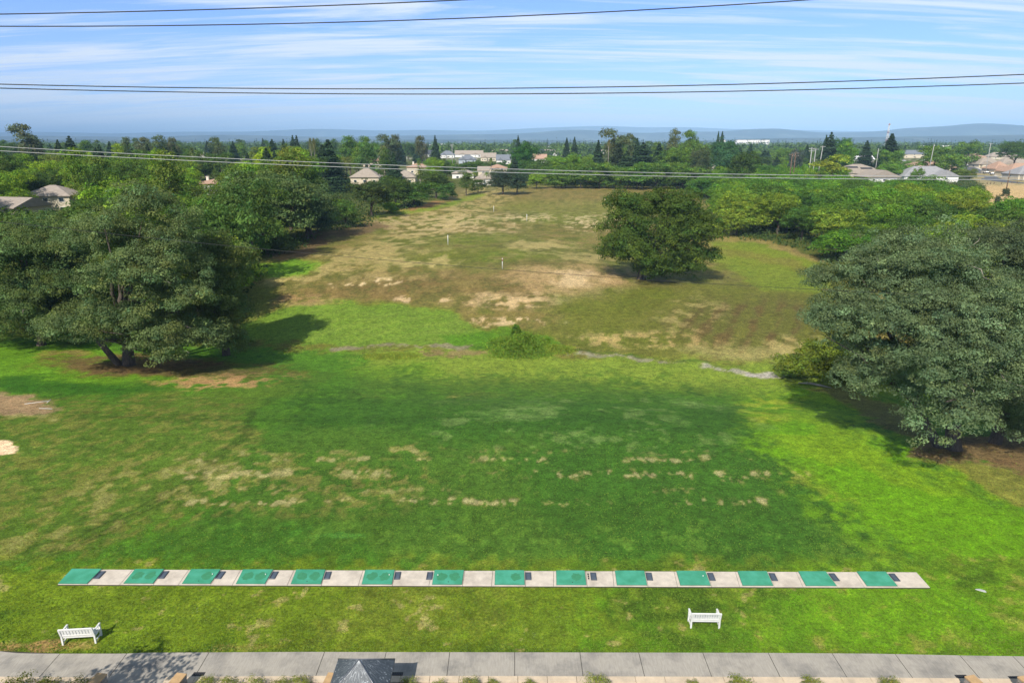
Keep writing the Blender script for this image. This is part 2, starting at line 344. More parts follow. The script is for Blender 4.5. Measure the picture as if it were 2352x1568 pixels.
    put(ell(1150, 1215, 500, 30, .6) * bk(nB, .58, .66), srgb(70, 135, 40), .6); put(ell(780, 1232, 40, 8, .6), srgb(82, 150, 60), .6)
    # strip surroundings and front lawn
    fr = ss(1262, 1330, v + (nB - .5) * 30); put(fr, srgb(96, 126, 28), .95)
    put(fr * bk(nB, .48, .6), srgb(56, 92, 20), .75); put(fr * bk(nC, .45, .58) * ss(1100, 1700, u), srgb(92, 150, 24), .6)
    put(fr * bk(nA, .52, .64), srgb(112, 142, 40), .5); put(fr * bk(nC, .5, .6) * (1 - ss(900, 1400, u)), srgb(104, 118, 46), .45)
    put(fr * bk(nF * .5 + nA * .5, .62, .68), srgb(160, 145, 92), .6)
    put(ell(660, 1385, 60, 14, .7) * bk(nA, .5, .6), TAN, .7); put(ell(1080, 1345, 60, 10, .7) * bk(nA, .5, .6), TAN, .3)
    put(ell(100, 1482, 130, 16, .5) * bk(nA, .35, .5), srgb(160, 128, 82), .8); put(ell(420, 1482, 180, 10, .5) * bk(nA, .45, .55), srgb(140, 125, 75), .6)
    put(poly([(1850, 1370), (2450, 1300), (2450, 1500), (1700, 1490)], 50), srgb(96, 152, 16), .45)
    # left ground round the big tree
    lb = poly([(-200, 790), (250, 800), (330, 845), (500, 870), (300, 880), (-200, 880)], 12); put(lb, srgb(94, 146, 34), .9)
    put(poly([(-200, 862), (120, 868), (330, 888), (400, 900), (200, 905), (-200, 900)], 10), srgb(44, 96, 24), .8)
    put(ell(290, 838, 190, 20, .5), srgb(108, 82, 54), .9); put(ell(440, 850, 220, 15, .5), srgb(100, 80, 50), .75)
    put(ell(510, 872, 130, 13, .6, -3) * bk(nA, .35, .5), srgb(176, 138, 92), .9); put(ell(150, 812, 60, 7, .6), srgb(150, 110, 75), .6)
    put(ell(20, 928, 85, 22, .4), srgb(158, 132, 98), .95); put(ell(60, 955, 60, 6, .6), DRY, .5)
    put(ell(-6, 1022, 28, 20, .15), srgb(238, 205, 165), 1)
    # creek bed
    put(line([(770, 800), (900, 796), (1000, 797), (1060, 802)], 4.5, .6) * bk(nE, .15, .5), srgb(128, 118, 96), .85); put(line([(980, 812), (1080, 812), (1200, 805)], 5) * bk(nA, .4, .55), srgb(138, 112, 78), .7)
    put(line([(1220, 806), (1350, 812), (1460, 822), (1570, 832)], 3.5, .5) * bk(nE * .5 + nA * .5, .4, .6), srgb(136, 130, 110), .8)
    put(line([(1625, 842), (1700, 852), (1785, 861)], 4.5, .6) * bk(nE, .1, .5), srgb(160, 154, 142), .8); put(ell(1745, 856, 42, 7, .3), srgb(172, 167, 156), .9)
    put(line([(1100, 800), (1250, 800), (1420, 812), (1620, 835)], 2.2, .5) * bk(nB, .4, .6), srgb(50, 90, 28), .7)
    # dry field and lane at the far right
    put(poly([(2262, 425), (2600, 415), (2600, 480), (2262, 478)], 4), srgb(196, 168, 118), .9)
    put(poly([(2190, 378), (2600, 378), (2600, 420), (2262, 428)], 4), srgb(178, 160, 120), .6)
    put(poly([(1800, 398), (1852, 398), (1852, 412), (1800, 412)], 2), srgb(190, 160, 125), .9)
    gr_ = np.clip((c[:, 1] - c[:, 0]) / (c[:, 1] + 1e-6) * 4, 0, 1)[:, None]; c[:] = c * (1 + gr_ * np.array([.10, -.06, -.2]))
    # --- mesh
    idx = np.arange(nr * NC).reshape(nr, NC)
    q = np.stack([idx[:-1, :-1], idx[:-1, 1:], idx[1:, 1:], idx[1:, :-1]], -1).reshape(-1, 4)
    me = bpy.data.meshes.new('ground'); nv = len(x); nf = len(q)
    me.vertices.add(nv); me.vertices.foreach_set('co', np.stack([x, y, z], 1).astype(np.float32).ravel())
    me.loops.add(nf * 4); me.loops.foreach_set('vertex_index', q.astype(np.int32).ravel())
    me.polygons.add(nf); me.polygons.foreach_set('loop_start', np.arange(0, nf * 4, 4, dtype=np.int32)); me.polygons.foreach_set('loop_total', np.full(nf, 4, np.int32))
    me.polygons.foreach_set('use_smooth', np.ones(nf, bool)); me.update()
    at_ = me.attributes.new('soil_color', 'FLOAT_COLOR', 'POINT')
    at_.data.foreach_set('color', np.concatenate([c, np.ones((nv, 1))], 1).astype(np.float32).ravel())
    m, nd, lk, p = newmat('turf')
    A = nd.new('ShaderNodeAttribute'); A.attribute_name = 'soil_color'
    g = nd.new('ShaderNodeNewGeometry')
    def noise(s, det=4, rough=.6, dist=0, st=None):
        n = nd.new('ShaderNodeTexNoise'); n.inputs['Scale'].default_value = s; n.inputs['Detail'].default_value = det; n.inputs['Roughness'].default_value = rough; n.inputs['Distortion'].default_value = dist
        if st:
            mp = nd.new('ShaderNodeMapping'); mp.inputs['Scale'].default_value = st; lk.new(g.outputs['Position'], mp.inputs[0]); lk.new(mp.outputs[0], n.inputs[0])
        else: lk.new(g.outputs['Position'], n.inputs[0])
        return n.outputs[0]
    def mr(src, a, b, c_, d):
        r = nd.new('ShaderNodeMapRange'); lk.new(src, r.inputs[0])
        for i, k in enumerate((a, b, c_, d)): r.inputs[i + 1].default_value = k
        return r.outputs[0]
    def math_(op, a, b):
        q_ = nd.new('ShaderNodeMath'); q_.operation = op
        for i, k in enumerate((a, b)):
            if isinstance(k, (int, float)): q_.inputs[i].default_value = k
            else: lk.new(k, q_.inputs[i])
        return q_.outputs[0]
    f1 = noise(7.0, 5, .7); f2 = noise(1.6, 5, .65, .6); f3 = noise(0.35, 4, .6, .4); f4 = noise(28, 2, .6)
    val = math_('MULTIPLY', math_('MULTIPLY', mr(f1, .3, .7, .45, 1.55), mr(f2, .3, .7, .62, 1.38)), math_('MULTIPLY', mr(f3, .3, .7, .86, 1.14), mr(f4, .3, .7, .6, 1.4)))
    sc1 = nd.new('ShaderNodeMix'); sc1.data_type = 'RGBA'; sc1.blend_type = 'MULTIPLY'; sc1.inputs[0].default_value = 1
    cmb = nd.new('ShaderNodeCombineColor'); [lk.new(val, cmb.inputs[i]) for i in range(3)]
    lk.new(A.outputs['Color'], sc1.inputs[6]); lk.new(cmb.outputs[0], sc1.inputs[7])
    # yellow blades
    yl = nd.new('ShaderNodeMix'); yl.data_type = 'RGBA'; yl.blend_type = 'MULTIPLY'; lk.new(mr(noise(3.2, 5, .7, .8), .5, .68, 0, .55), yl.inputs[0]); lk.new(sc1.outputs[2], yl.inputs[6]); yl.inputs[7].default_value = (1.45, 1.12, 1.1, 1)
    # clover flowers
    vo = nd.new('ShaderNodeTexVoronoi'); vo.inputs['Scale'].default_value = 5.0; lk.new(g.outputs['Position'], vo.inputs[0])
    dot = mr(vo.outputs['Distance'], .08, .2, 1, 0)
    pm = mr(noise(.3, 4, .7, .8), .56, .72, 0, 1)
    sepx = nd.new('ShaderNodeSeparateXYZ'); lk.new(g.outputs['Position'], sepx.inputs[0])
    nearm = mr(sepx.outputs[1], 30, 75, 1, 0)
    fl = math_('MULTIPLY', math_('MULTIPLY', dot, pm), math_('MULTIPLY', nearm, .4))
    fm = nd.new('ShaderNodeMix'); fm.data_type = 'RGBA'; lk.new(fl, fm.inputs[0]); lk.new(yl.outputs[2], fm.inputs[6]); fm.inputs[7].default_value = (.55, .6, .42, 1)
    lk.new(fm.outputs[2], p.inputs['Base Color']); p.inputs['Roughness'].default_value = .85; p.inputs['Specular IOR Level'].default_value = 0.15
    b = nd.new('ShaderNodeBump'); b.inputs['Strength'].default_value = .55; b.inputs['Distance'].default_value = .12
    hh = math_('ADD', math_('MULTIPLY', f1, .6), math_('ADD', math_('MULTIPLY', f4, .25), math_('MULTIPLY', f2, .8))); lk.new(hh, b.inputs['Height']); lk.new(b.outputs[0], p.inputs['Normal'])
    o = meshobj('ground', me, m); tag(o, 'green and straw coloured grass ground of the practice field and valley', 'ground', kind='structure')
    return o
build_ground()

# ------------------------------------------------------------------ hills
HILL = simple('hill_slope', srgb(66, 82, 48), 0.95, vary=0.0)
def hill_mat():
    m, nd, lk, p = newmat('hill_land'); g = nd.new('ShaderNodeNewGeometry')
    mp = nd.new('ShaderNodeMapping'); lk.new(g.outputs['Position'], mp.inputs[0]); mp.inputs['Scale'].default_value = (1, .4, 2.5)
    n = nd.new('ShaderNodeTexNoise'); n.inputs['Scale'].default_value = .004; n.inputs['Detail'].default_value = 8; lk.new(mp.outputs[0], n.inputs[0])
    r = nd.new('ShaderNodeValToRGB'); e = r.color_ramp.elements; e[0].position = .50; e[0].color = (*srgb(44, 60, 52), 1); e[1].position = .80; e[1].color = (*srgb(96, 104, 88), 1)
    lk.new(n.outputs[0], r.inputs[0]); lk.new(r.outputs[0], p.inputs['Base Color']); p.inputs['Roughness'].default_value = .95
    return m
HM = hill_mat()
def ridge(Yc, dep, prof, seed, label):
    us = np.array([p[0] for p in prof], float); vs = np.array([p[1] for p in prof], float)
    NX, NY = 420, 26
    u = np.linspace(us[0], us[-1], NX); v = np.interp(u, us, vs)
    k = np.ones(9) / 9; v = np.convolve(np.pad(v, 4, 'edge'), k, 'valid')
    base = 322.5
    zz = (base - v) / F * Yc / cp_ * 1.0 + CAM_H; xx = (u - 1176) / F * Yc / cp_
    zz = np.maximum(zz, 5)
    s = np.linspace(-1, 1, NY); V = []
    for j in range(NY):
        yy = Yc + s[j] * dep
        prof_ = (math.cos(s[j] * math.pi) * .5 + .5) ** .8
        nz = (fbm(xx / 900 + seed, np.full(NX, yy / 900.), 4) - .5)
        z = zz * prof_ * (1 + nz * .55 * min(1, abs(s[j]) * 2.2)) - 6 * (1 - prof_) - (3 if j in (0, NY - 1) else 0)
        V.append(np.stack([xx * (1 + s[j] * .02), np.full(NX, yy) + nz * dep * .1, z], 1))
    V = np.concatenate(V); idx = np.arange(NX * NY).reshape(NY, NX)
    q = np.stack([idx[:-1, :-1], idx[:-1, 1:], idx[1:, 1:], idx[1:, :-1]], -1).reshape(-1, 4)
    me = bpy.data.meshes.new('hills'); me.from_pydata(V.tolist(), [], q.tolist()); me.polygons.foreach_set('use_smooth', [True] * len(q))
    o = meshobj('hills', me, HM); tag(o, label, 'hills', kind='structure')
ridge(9500, 1700, [(-700, 317), (0, 318), (150, 313), (400, 316), (560, 311), (800, 316), (1000, 312), (1200, 309), (1300, 300), (1380, 304), (1450, 309), (1540, 304), (1600, 306), (1700, 298), (1760, 301), (1800, 307), (1900, 306), (1990, 302), (2040, 294), (2080, 297), (2130, 289), (2165, 287), (2210, 291), (2260, 295), (2352, 295), (2500, 290), (2900, 300), (3200, 310)], 3, 'nearer blue ridge with the rounded summit at the right')
ridge(17000, 2600, [(-900, 310), (0, 309), (180, 305), (350, 309), (480, 305), (640, 305), (760, 299), (900, 303), (1000, 301), (1100, 304), (1250, 297), (1360, 293), (1460, 297), (1520, 295), (1640, 300), (1800, 302), (2000, 306), (2352, 305), (3200, 308)], 8, 'faint farthest mountains behind the blue ridge')
ridge(5600, 900, [(-700, 326), (0, 323), (300, 321), (500, 325), (800, 322), (1000, 321), (1300, 322), (1500, 325), (1700, 319), (2000, 315), (2352, 310), (2800, 312), (3200, 318)], 5, 'low wooded rise in the valley before the blue ridge')
# ------------------------------------------------------------------ trees
def quads_mesh(name, P, Nn, S, T, rng, asp=0.75):
    n = len(P)
    Nn = Nn / (np.linalg.norm(Nn, axis=1, keepdims=True) + 1e-9)
    r = rng.normal(size=(n, 3)); a = np.cross(Nn, r); a /= (np.linalg.norm(a, axis=1, keepdims=True) + 1e-9); b = np.cross(Nn, a)
    S = S[:, None]; j = lambda: rng.uniform(.7, 1.15, (n, 1))
    v0 = P - a * S * .5 * j(); v1 = P - b * S * .5 * asp * j(); v2 = P + a * S * .5 * j(); v3 = P + b * S * .5 * asp * j()
    V = np.stack([v0, v1, v2, v3], 1).reshape(-1, 3)
    me = bpy.data.meshes.new(name)
    me.vertices.add(4 * n); me.vertices.foreach_set('co', V.astype(np.float32).ravel())
    me.loops.add(4 * n); me.loops.foreach_set('vertex_index', np.arange(4 * n, dtype=np.int32))
    me.polygons.add(n); me.polygons.foreach_set('loop_start', np.arange(0, 4 * n, 4, dtype=np.int32)); me.polygons.foreach_set('loop_total', np.full(n, 4, np.int32))
    me.update()
    A = me.attributes.new('tint', 'FLOAT_COLOR', 'FACE')
    A.data.foreach_set('color', np.concatenate([T, np.ones((n, 1))], 1).astype(np.float32).ravel())
    return me
def crown_data(lobes, nclump, cr, per, leaf, seed, flat=.65, inner=.3, hue=.12, spread=.8, subl=0, svf=.62, sden=3.2):
    rng = np.random.RandomState(seed); P = []; Nn = []; S = []; T = []
    if subl:
        nl = []
        for l in lobes:
            rm = (l[3] + l[4] + l[5]) / 3; k = max(5, int(sden * (l[3] * l[4] + l[3] * l[5] + l[4] * l[5]) / (3 * subl * subl)))
            nl.append((l[0], l[1], l[2], l[3] * .62, l[4] * .62, l[5] * .62))
            for q in range(k):
                e = rng.normal(size=3); e /= np.linalg.norm(e)
                if e[2] < -.35: e[2] *= -.6
                s = subl * rng.uniform(.6, 1.35); f = rng.uniform(.72, .98)
                nl.append((l[0] + e[0] * l[3] * f, l[1] + e[1] * l[4] * f, l[2] + e[2] * l[5] * f, s, s, s * svf))
        lobes = nl
    area = np.array([(l[3] * l[4] + l[3] * l[5] + l[4] * l[5]) for l in lobes]); pr = area / area.sum()
    LC = np.array([l[:3] for l in lobes], float); LR = np.array([l[3:6] for l in lobes], float)
    ctr = (LC * pr[:, None]).sum(0)
    k = rng.choice(len(lobes), nclump, p=pr)
    d = rng.normal(size=(nclump, 3)); d[:, 2] = np.where(d[:, 2] < -.3, -d[:, 2] * .7, d[:, 2]); d /= np.linalg.norm(d, axis=1, keepdims=True)
    rad = np.where(rng.rand(nclump) < inner, rng.uniform(.35, .8, nclump), rng.uniform(.84, 1.06, nclump)); spr = rng.rand(nclump) < .12; rad = np.where(spr, rng.uniform(1.05, 1.35, nclump), rad)
    C = LC[k] + d * LR[k] * rad[:, None]
    # drop clumps deep inside other lobes
    keep = np.ones(nclump, bool)
    for i in (range(len(lobes)) if not subl else []):
        q = np.linalg.norm((C - LC[i]) / LR[i], axis=1); keep &= ~((q < .6) & (k != i) & (rng.rand(nclump) < .8))
    C = C[keep]; d = d[keep]; m = len(C)
    crs = cr * rng.uniform(.5, 1.45, m); br = np.exp(rng.normal(0, .24, m)); hu = rng.normal(0, hue, m)
    cnt = np.maximum(8, (per * (crs / cr) ** 2).astype(int))
    idx = np.repeat(np.arange(m), cnt); n = len(idx)
    e = rng.normal(size=(n, 3)); e[:, 2] = np.abs(e[:, 2]) * 1.0 - .35; e /= np.linalg.norm(e, axis=1, keepdims=True)
    rr = rng.uniform(.45, 1.05, n) ** .6
    off = e * rr[:, None] * crs[idx][:, None]; off[:, 2] *= flat
    P = C[idx] + off
    Nn = e + .35 * d[idx] + np.array([0, 0, .25]) + rng.normal(size=(n, 3)) * spread * .6
    S = leaf * np.exp(rng.normal(-.08, .32, n))
    t = br[idx] * rng.uniform(.82, 1.18, n); h = hu[idx]
    T = np.stack([t * (1 + h), t, t * (1 - h)], 1)
    return P, Nn, S, T, C, rng
def tree_wood(mb, base, targets, r0, hfork, rng, lean=(0, 0), seg=8):
    b = Vector(base); f = b + Vector((lean[0], lean[1], hfork))
    mid = (b + f) / 2 + Vector((rng.normal() * .1 * r0 * 4, rng.normal() * .1 * r0 * 4, 0))
    mb.tube([b - Vector((0, 0, .4)), b + Vector((0, 0, .1)), mid, f], [r0 * 1.7, r0 * 1.25, r0, r0 * .85], seg)
    for t in targets:
        t = Vector(t); m1 = f.lerp(t, .35) + Vector((rng.normal() * .3, rng.normal() * .3, .3)); m2 = f.lerp(t, .7) + Vector((rng.normal() * .4, rng.normal() * .4, .2))
        mb.tube([f - Vector((0, 0, r0 * .5)), m1, m2, t], [r0 * .55, r0 * .38, r0 * .22, r0 * .06], 6)

def hero(name, base, lobes_px, Yb, cr, dens, leaf, seed, color, label, cat, trunks, flat=.6, inner=.3, hue=.1, zmin=0.5, deadwood=0, group=None, subl=1.5, svf=.62):
    """lobes_px: (u, v, ru, rv, Y, depth_factor) -> real ellipsoids around the base"""
    bz = H(base[0], base[1]); root = empty(name, (base[0], base[1], bz), 0, label, cat, group)
    lob = []
    for (u, v, ru, rv, Y) in lobes_px:
        c = pt(u, v, Y); k = (c - Vector((0, 0, CAM_H))).length / F
        lob.append((c.x - base[0], c.y - base[1], c.z - bz, ru * k, (ru + rv) * .5 * k, rv * k))
    area = (1.0 if subl else 1.0) * sum(4 * math.pi * ((l[3] * l[4] + l[3] * l[5] + l[4] * l[5]) / 3) for l in lob)
    ncl = int(area * dens / (cr * cr)); per = int(5.2 * cr * cr / (leaf * leaf))
    P, Nn, S, T, C, rng = crown_data(lob, ncl, cr, per, leaf, seed, flat, inner, hue, subl=subl, svf=svf)
    ok = P[:, 2] > zmin; P, Nn, S, T = P[ok], Nn[ok], S[ok], T[ok]
    me = quads_mesh('crown', P, Nn, S, T, rng); cr_ = meshobj('crown', me, LEAF, root); cr_.color = (*color, 1)
    for (bx, by, r0, hf, lx, ly, sel) in trunks:
        mb = MB(); tg = []
        for i in sel:
            l = lob[i]; tg.append((l[0], l[1], l[2] + l[5] * .3))
            for q in range(3): tg.append((l[0] + rng.uniform(-.7, .7) * l[3], l[1] + rng.uniform(-.7, .7) * l[4], l[2] + rng.uniform(-.4, .7) * l[5]))
        tree_wood(mb, (bx, by, 0), tg, r0, hf, rng, (lx, ly), 10); mb.build('trunk', BARK, root)
    if deadwood:
        for q in range(deadwood // 3):
            mb = MB()
            c = C[rng.randint(len(C))]; p = Vector(c); 
            if p.z < 1.5: continue
            o_ = Vector((p.x - lob[0][0], p.y - lob[0][1] - 3, 0)).normalized()
            a = p - o_ * 1.0; pts = [a]
            for s in range(4): pts.append(pts[-1] + o_ * .6 + Vector((rng.normal() * .25, rng.normal() * .25, rng.normal() * .25 + .05)))
            mb.tube(pts, [.045, .04, .03, .02, .012], 5); mb.build('dead_branch', BARKP, root)
    print(name, len(P)); return root

GOAK = (0.14, 0.19, 0.07)     # grey-green oak
# big oak left
bL = at(290, 838); Y0 = bL.y
hero('oak_tree', (bL.x, bL.y), [(330, 535, 88, 76, Y0 - 1), (255, 585, 75, 62, Y0 + 1), (392, 615, 72, 70, Y0 - 2), (300, 655, 85, 62, Y0 - 5), (385, 705, 80, 52, Y0 - 5), (250, 745, 85, 45, Y0 - 6), (185, 775, 70, 38, Y0 - 4), (400, 780, 85, 42, Y0 - 4), (350, 812, 55, 26, Y0 - 4.5), (460, 790, 48, 28, Y0 - 4)],
     Y0, 0.62, .7, .155, 5, GOAK, 'largest grey green oak at the left with leaning trunks and dense hanging crown', 'oak tree',
     [(0.3, 0, .55, 4.0, .2, .2, (0, 1, 3, 4)), (-1.0, .2, .32, 3.5, -2.6, .5, (5, 6)), (-.6, -.3, .28, 3.2, -1.6, -.4, (2, 8))], deadwood=30, flat=.85, svf=.85)
b1 = at(70, 800); Y1 = b1.y + 2
hero('oak_tree', (b1.x, Y1), [(110, 575, 90, 62, Y1 + 1), (20, 610, 85, 75, Y1), (150, 655, 62, 52, Y1 - 1), (60, 700, 85, 60, Y1 - 2), (-80, 640, 85, 95, Y1), (130, 735, 70, 40, Y1 - 2), (40, 755, 80, 32, Y1 - 3), (205, 560, 55, 42, Y1 + 3)],
     Y1, 0.62, .72, .16, 55, (0.115, 0.17, 0.055), 'broad oak at the left edge growing against the left side of the largest oak', 'oak tree',
     [(0, 0, .45, 3.6, .4, .2, (0, 1, 2, 3))], deadwood=12, flat=.85, svf=.85)
b2 = at(520, 815)
hero('oak_tree', (b2.x, b2.y), [(500, 600, 58, 52, b2.y), (532, 650, 36, 56, b2.y), (500, 680, 70, 70, b2.y - 1), (520, 735, 42, 48, b2.y - 1), (470, 720, 60, 70, b2.y - 2), (500, 790, 40, 32, b2.y - 2), (455, 605, 45, 45, b2.y - .5)],
     b2.y, 0.6, .75, .155, 6, (0.125, 0.165, 0.045), 'yellowish green live oak pressed against the right side of the largest left oak', 'oak tree', [(0, 0, .4, 4, 0, 0, (0, 2, 4))], flat=.9, svf=.95)
# right oaks
b3 = at(2188, 1030); Y0 = b3.y
GR = (0.14, 0.195, 0.09)
hero('oak_tree', (b3.x, b3.y), [(2040, 632, 95, 55, Y0 + 6), (1960, 672, 80, 50, Y0 + 5), (2130, 662, 110, 80, Y0 + 3), (1930, 755, 75, 45, Y0 + 4), (2030, 740, 95, 70, Y0 + 2), (2150, 770, 110, 80, Y0 - 1), (2270, 730, 110, 90, Y0 - 1), (2060, 860, 85, 60, Y0 + 1), (2180, 870, 95, 70, Y0 - 4), (2290, 860, 90, 75, Y0 - 4), (2110, 910, 60, 50, Y0 - 1), (2155, 965, 60, 42, Y0 - 4), (2170, 582, 70, 30, Y0 + 6), (2010, 810, 60, 45, Y0 + 3), (2240, 935, 60, 40, Y0 - 4), (1985, 880, 40, 40, Y0 + 3)],
     Y0, 0.5, .75, .12, 15, GR, 'nearest spreading blue green oak at the right with pale dead twigs and its trunk showing', 'oak tree',
     [(0, 0, .5, 3.6, .3, .4, (2, 4, 5, 8, 0)), (-.9, .3, .3, 3.4, -1.8, 1.0, (1, 3, 7))], flat=.75, svf=.85, hue=.06, deadwood=60)
b4 = at(2285, 1018)
hero('oak_tree', (b4.x, b4.y), [(2360, 940, 75, 60, b4.y - 1), (2330, 995, 65, 35, b4.y - 1.5), (2440, 870, 90, 100, b4.y), (2400, 750, 80, 90, b4.y + 1), (2520, 790, 100, 130, b4.y + 1)],
     b4.y, 0.5, .75, .12, 16, (.12, .16, .075), 'lower blue green oak cut by the right edge of the photo beside the forked trunk', 'oak tree', [(0, 0, .36, 3.4, .8, .3, (0, 2, 3))], flat=.75, svf=.85, hue=.06, deadwood=20)
p5 = pt(2330, 700, 64)
hero('oak_tree', (p5.x, 64), [(2300, 612, 80, 50, 63), (2350, 582, 90, 40, 65), (2250, 592, 50, 40, 63), (2370, 662, 80, 60, 62), (2480, 632, 100, 90, 64)],
     64, 0.5, .75, .14, 17, (.10, .135, .065), 'darker oak rising behind the right oaks at the edge of the photo', 'oak tree', [(0, 0, .45, 6, 0, 0, (0, 1, 3))], flat=.75, svf=.85, hue=.06, deadwood=15)
# centre oak
b6 = at(1470, 640); Y0 = b6.y
hero('oak_tree', (b6.x, b6.y), [(1505, 505, 60, 52, Y0 + 1), (1450, 500, 48, 42, Y0 + 1), (1565, 500, 45, 45, Y0 + 1), (1425, 555, 48, 52, Y0), (1500, 570, 80, 62, Y0 - 2), (1575, 560, 62, 62, Y0), (1590, 605, 55, 35, Y0 - 1), (1450, 600, 50, 28, Y0 - 1), (1535, 615, 62, 30, Y0 - 2), (1430, 590, 32, 26, Y0), (1590, 622, 45, 22, Y0 - 1), (1500, 628, 40, 18, Y0 + 1)],
     Y0, .8, .8, .24, 21, (0.08, 0.13, 0.022), 'lone dark green oak standing in the middle right of the open range', 'oak tree', [(0, 0, .42, 3.5, .3, 0, (0, 1, 2, 4, 5))], inner=.4, zmin=.3, subl=2.0, flat=.85, svf=.85)
# bramble mound
b7 = at(1875, 865)
hero('bramble_bush', (b7.x, b7.y), [(1850, 845, 60, 28, b7.y), (1900, 820, 60, 32, b7.y + 1.5), (1930, 850, 60, 35, b7.y - .5), (1975, 830, 60, 40, b7.y + .5), (1820, 858, 30, 18, b7.y), (2010, 880, 60, 40, b7.y - 1.5), (2060, 930, 50, 35, b7.y - 4)],
     b7.y, .55, .9, .2, 31, (.15, .2, .025), 'yellow green bramble mound spilling out under the left side of the right oaks', 'bush', [(0, 0, .05, .6, 0, 0, (0,))], zmin=-.2, subl=.7)

# --- prototype trees, reused by copying
PROTO = {}
def proto(key, lobes, ncl, cr, per, leaf, seed, hf, r0, nb=6, flat=.65, hue=.1, mat=None, bark=None):
    P, Nn, S, T, C, rng = crown_data(lobes, ncl, cr, per, leaf, seed, flat, .3, hue)
    me = quads_mesh(key + '_crown', P, Nn, S, T, rng); me.materials.append(mat or LEAF)
    mb = MB(); tg = [C[rng.randint(len(C))] for _ in range(nb)]; tg = [tuple(c * .9 if c[2] > hf else (c[0] * .8, c[1] * .8, max(c[2], hf + 1))) for c in tg]
    tree_wood(mb, (0, 0, 0), tg, r0, hf, rng)
    tm = bpy.data.meshes.new(key + '_trunk'); tm.from_pydata(mb.v, [], mb.f); tm.polygons.foreach_set('use_smooth', mb.sm); tm.materials.append(bark or BARK)
    PROTO[key] = (me, tm)
def rlobes(rng, n, R_, Hh, z0, squash=1.0, lowz=.2):
    out_ = [(0, 0, (Hh + z0) / 2, R_ * .72, R_ * .72, (Hh - z0) / 2 * .85)]
    for i in range(n):
        a = 2.4 * i + rng.uniform(-.4, .4); q = rng.uniform(.35, .72); z = z0 + (Hh - z0) * rng.uniform(lowz, .82)
        r = R_ * rng.uniform(.34, .52); out_.append((math.cos(a) * R_ * q, math.sin(a) * R_ * q, z, r, r, r * rng.uniform(.7, 1.0) * squash))
    return out_
NV = 4
for i in range(NV):
    g = np.random.RandomState(100 + i)
    proto('oak%d' % i, rlobes(g, 9, 7, 12, 1.2), 620, 1.0, 34, .34, 40 + i, 3.5, .38)
    g = np.random.RandomState(200 + i)
    proto('round%d' % i, rlobes(g, 9, 5, 8.5, .1, .9, .12), 380, .85, 28, .34, 60 + i, 2, .2)
    g = np.random.RandomState(300 + i)
    proto('tall%d' % i, [(0, 0, 8, 2.6, 2.6, 5)] + [(g.uniform(-1, 1) * 2.4, g.uniform(-1, 1) * 2.4, 5 + 2.2 * k, 2.1, 2.1, 1.7) for k in range(5)], 260, .95, 26, .4, 80 + i, 4, .28, flat=.9)
def bushp(i):
    g = np.random.RandomState(400 + i); proto('bush%d' % i, rlobes(g, 5, 1.5, 2.0, 0.0), 70, .45, 26, .2, 90 + i, .4, .06, 3)
bushp(0); bushp(1)
def conifer(key, seed, Hh=20., R_=4.2, droop=.25, tiers=15):
    rng = np.random.RandomState(seed); P = []; Nn = []; S = []; T = []
    mb = MB(); mb.tube([(0, 0, -.5), (0, 0, Hh * .5), (0, 0, Hh * .98)], [.34, .2, .03], 7)
    for t in range(tiers):
        f = t / (tiers - 1); z = 1.2 + (Hh - 2) * f; r = R_ * (1 - f) ** .8 * rng.uniform(.82, 1.12) + .25
        nb = max(5, int(11 * (1 - f) + 4)); ph = rng.uniform(0, 6)
        for b in range(nb):
            a = ph + 2 * math.pi * b / nb + rng.normal() * .15; rl = r * rng.uniform(.75, 1.12); nl = int(20 + 26 * rl)
            s = rng.uniform(.12, 1, nl) ** .8; wid = .32 * rl * (1 - s * .5)
            off = rng.normal(size=nl) * wid * 1.0
            px_ = math.cos(a) * s * rl - math.sin(a) * off; py = math.sin(a) * s * rl + math.cos(a) * off; pz = z - droop * s * s * rl + rng.normal(size=nl) * .18
            P.append(np.stack([px_, py, pz], 1)); Nn.append(np.stack([math.cos(a) * .6 + rng.normal(size=nl) * .5, math.sin(a) * .6 + rng.normal(size=nl) * .5, 1 + rng.normal(size=nl) * .4], 1))
            S.append(rng.uniform(.5, .95, nl)); br = rng.uniform(.75, 1.2); T.append(np.repeat([[br, br, br]], nl, 0) * rng.uniform(.85, 1.15, (nl, 1)))
    me = quads_mesh(key + '_crown', np.concatenate(P), np.concatenate(Nn), np.concatenate(S), np.concatenate(T), rng, .5); me.materials.append(NEEDLE)
    tm = bpy.data.meshes.new(key + '_trunk'); tm.from_pydata(mb.v, [], mb.f); tm.materials.append(BARK); PROTO[key] = (me, tm)
conifer('conifer0', 1, 20, 4.8, .3, 20); conifer('conifer1', 2, 20, 4.4, .35, 22); conifer('conifer2', 3, 20, 5.2, .25, 19)
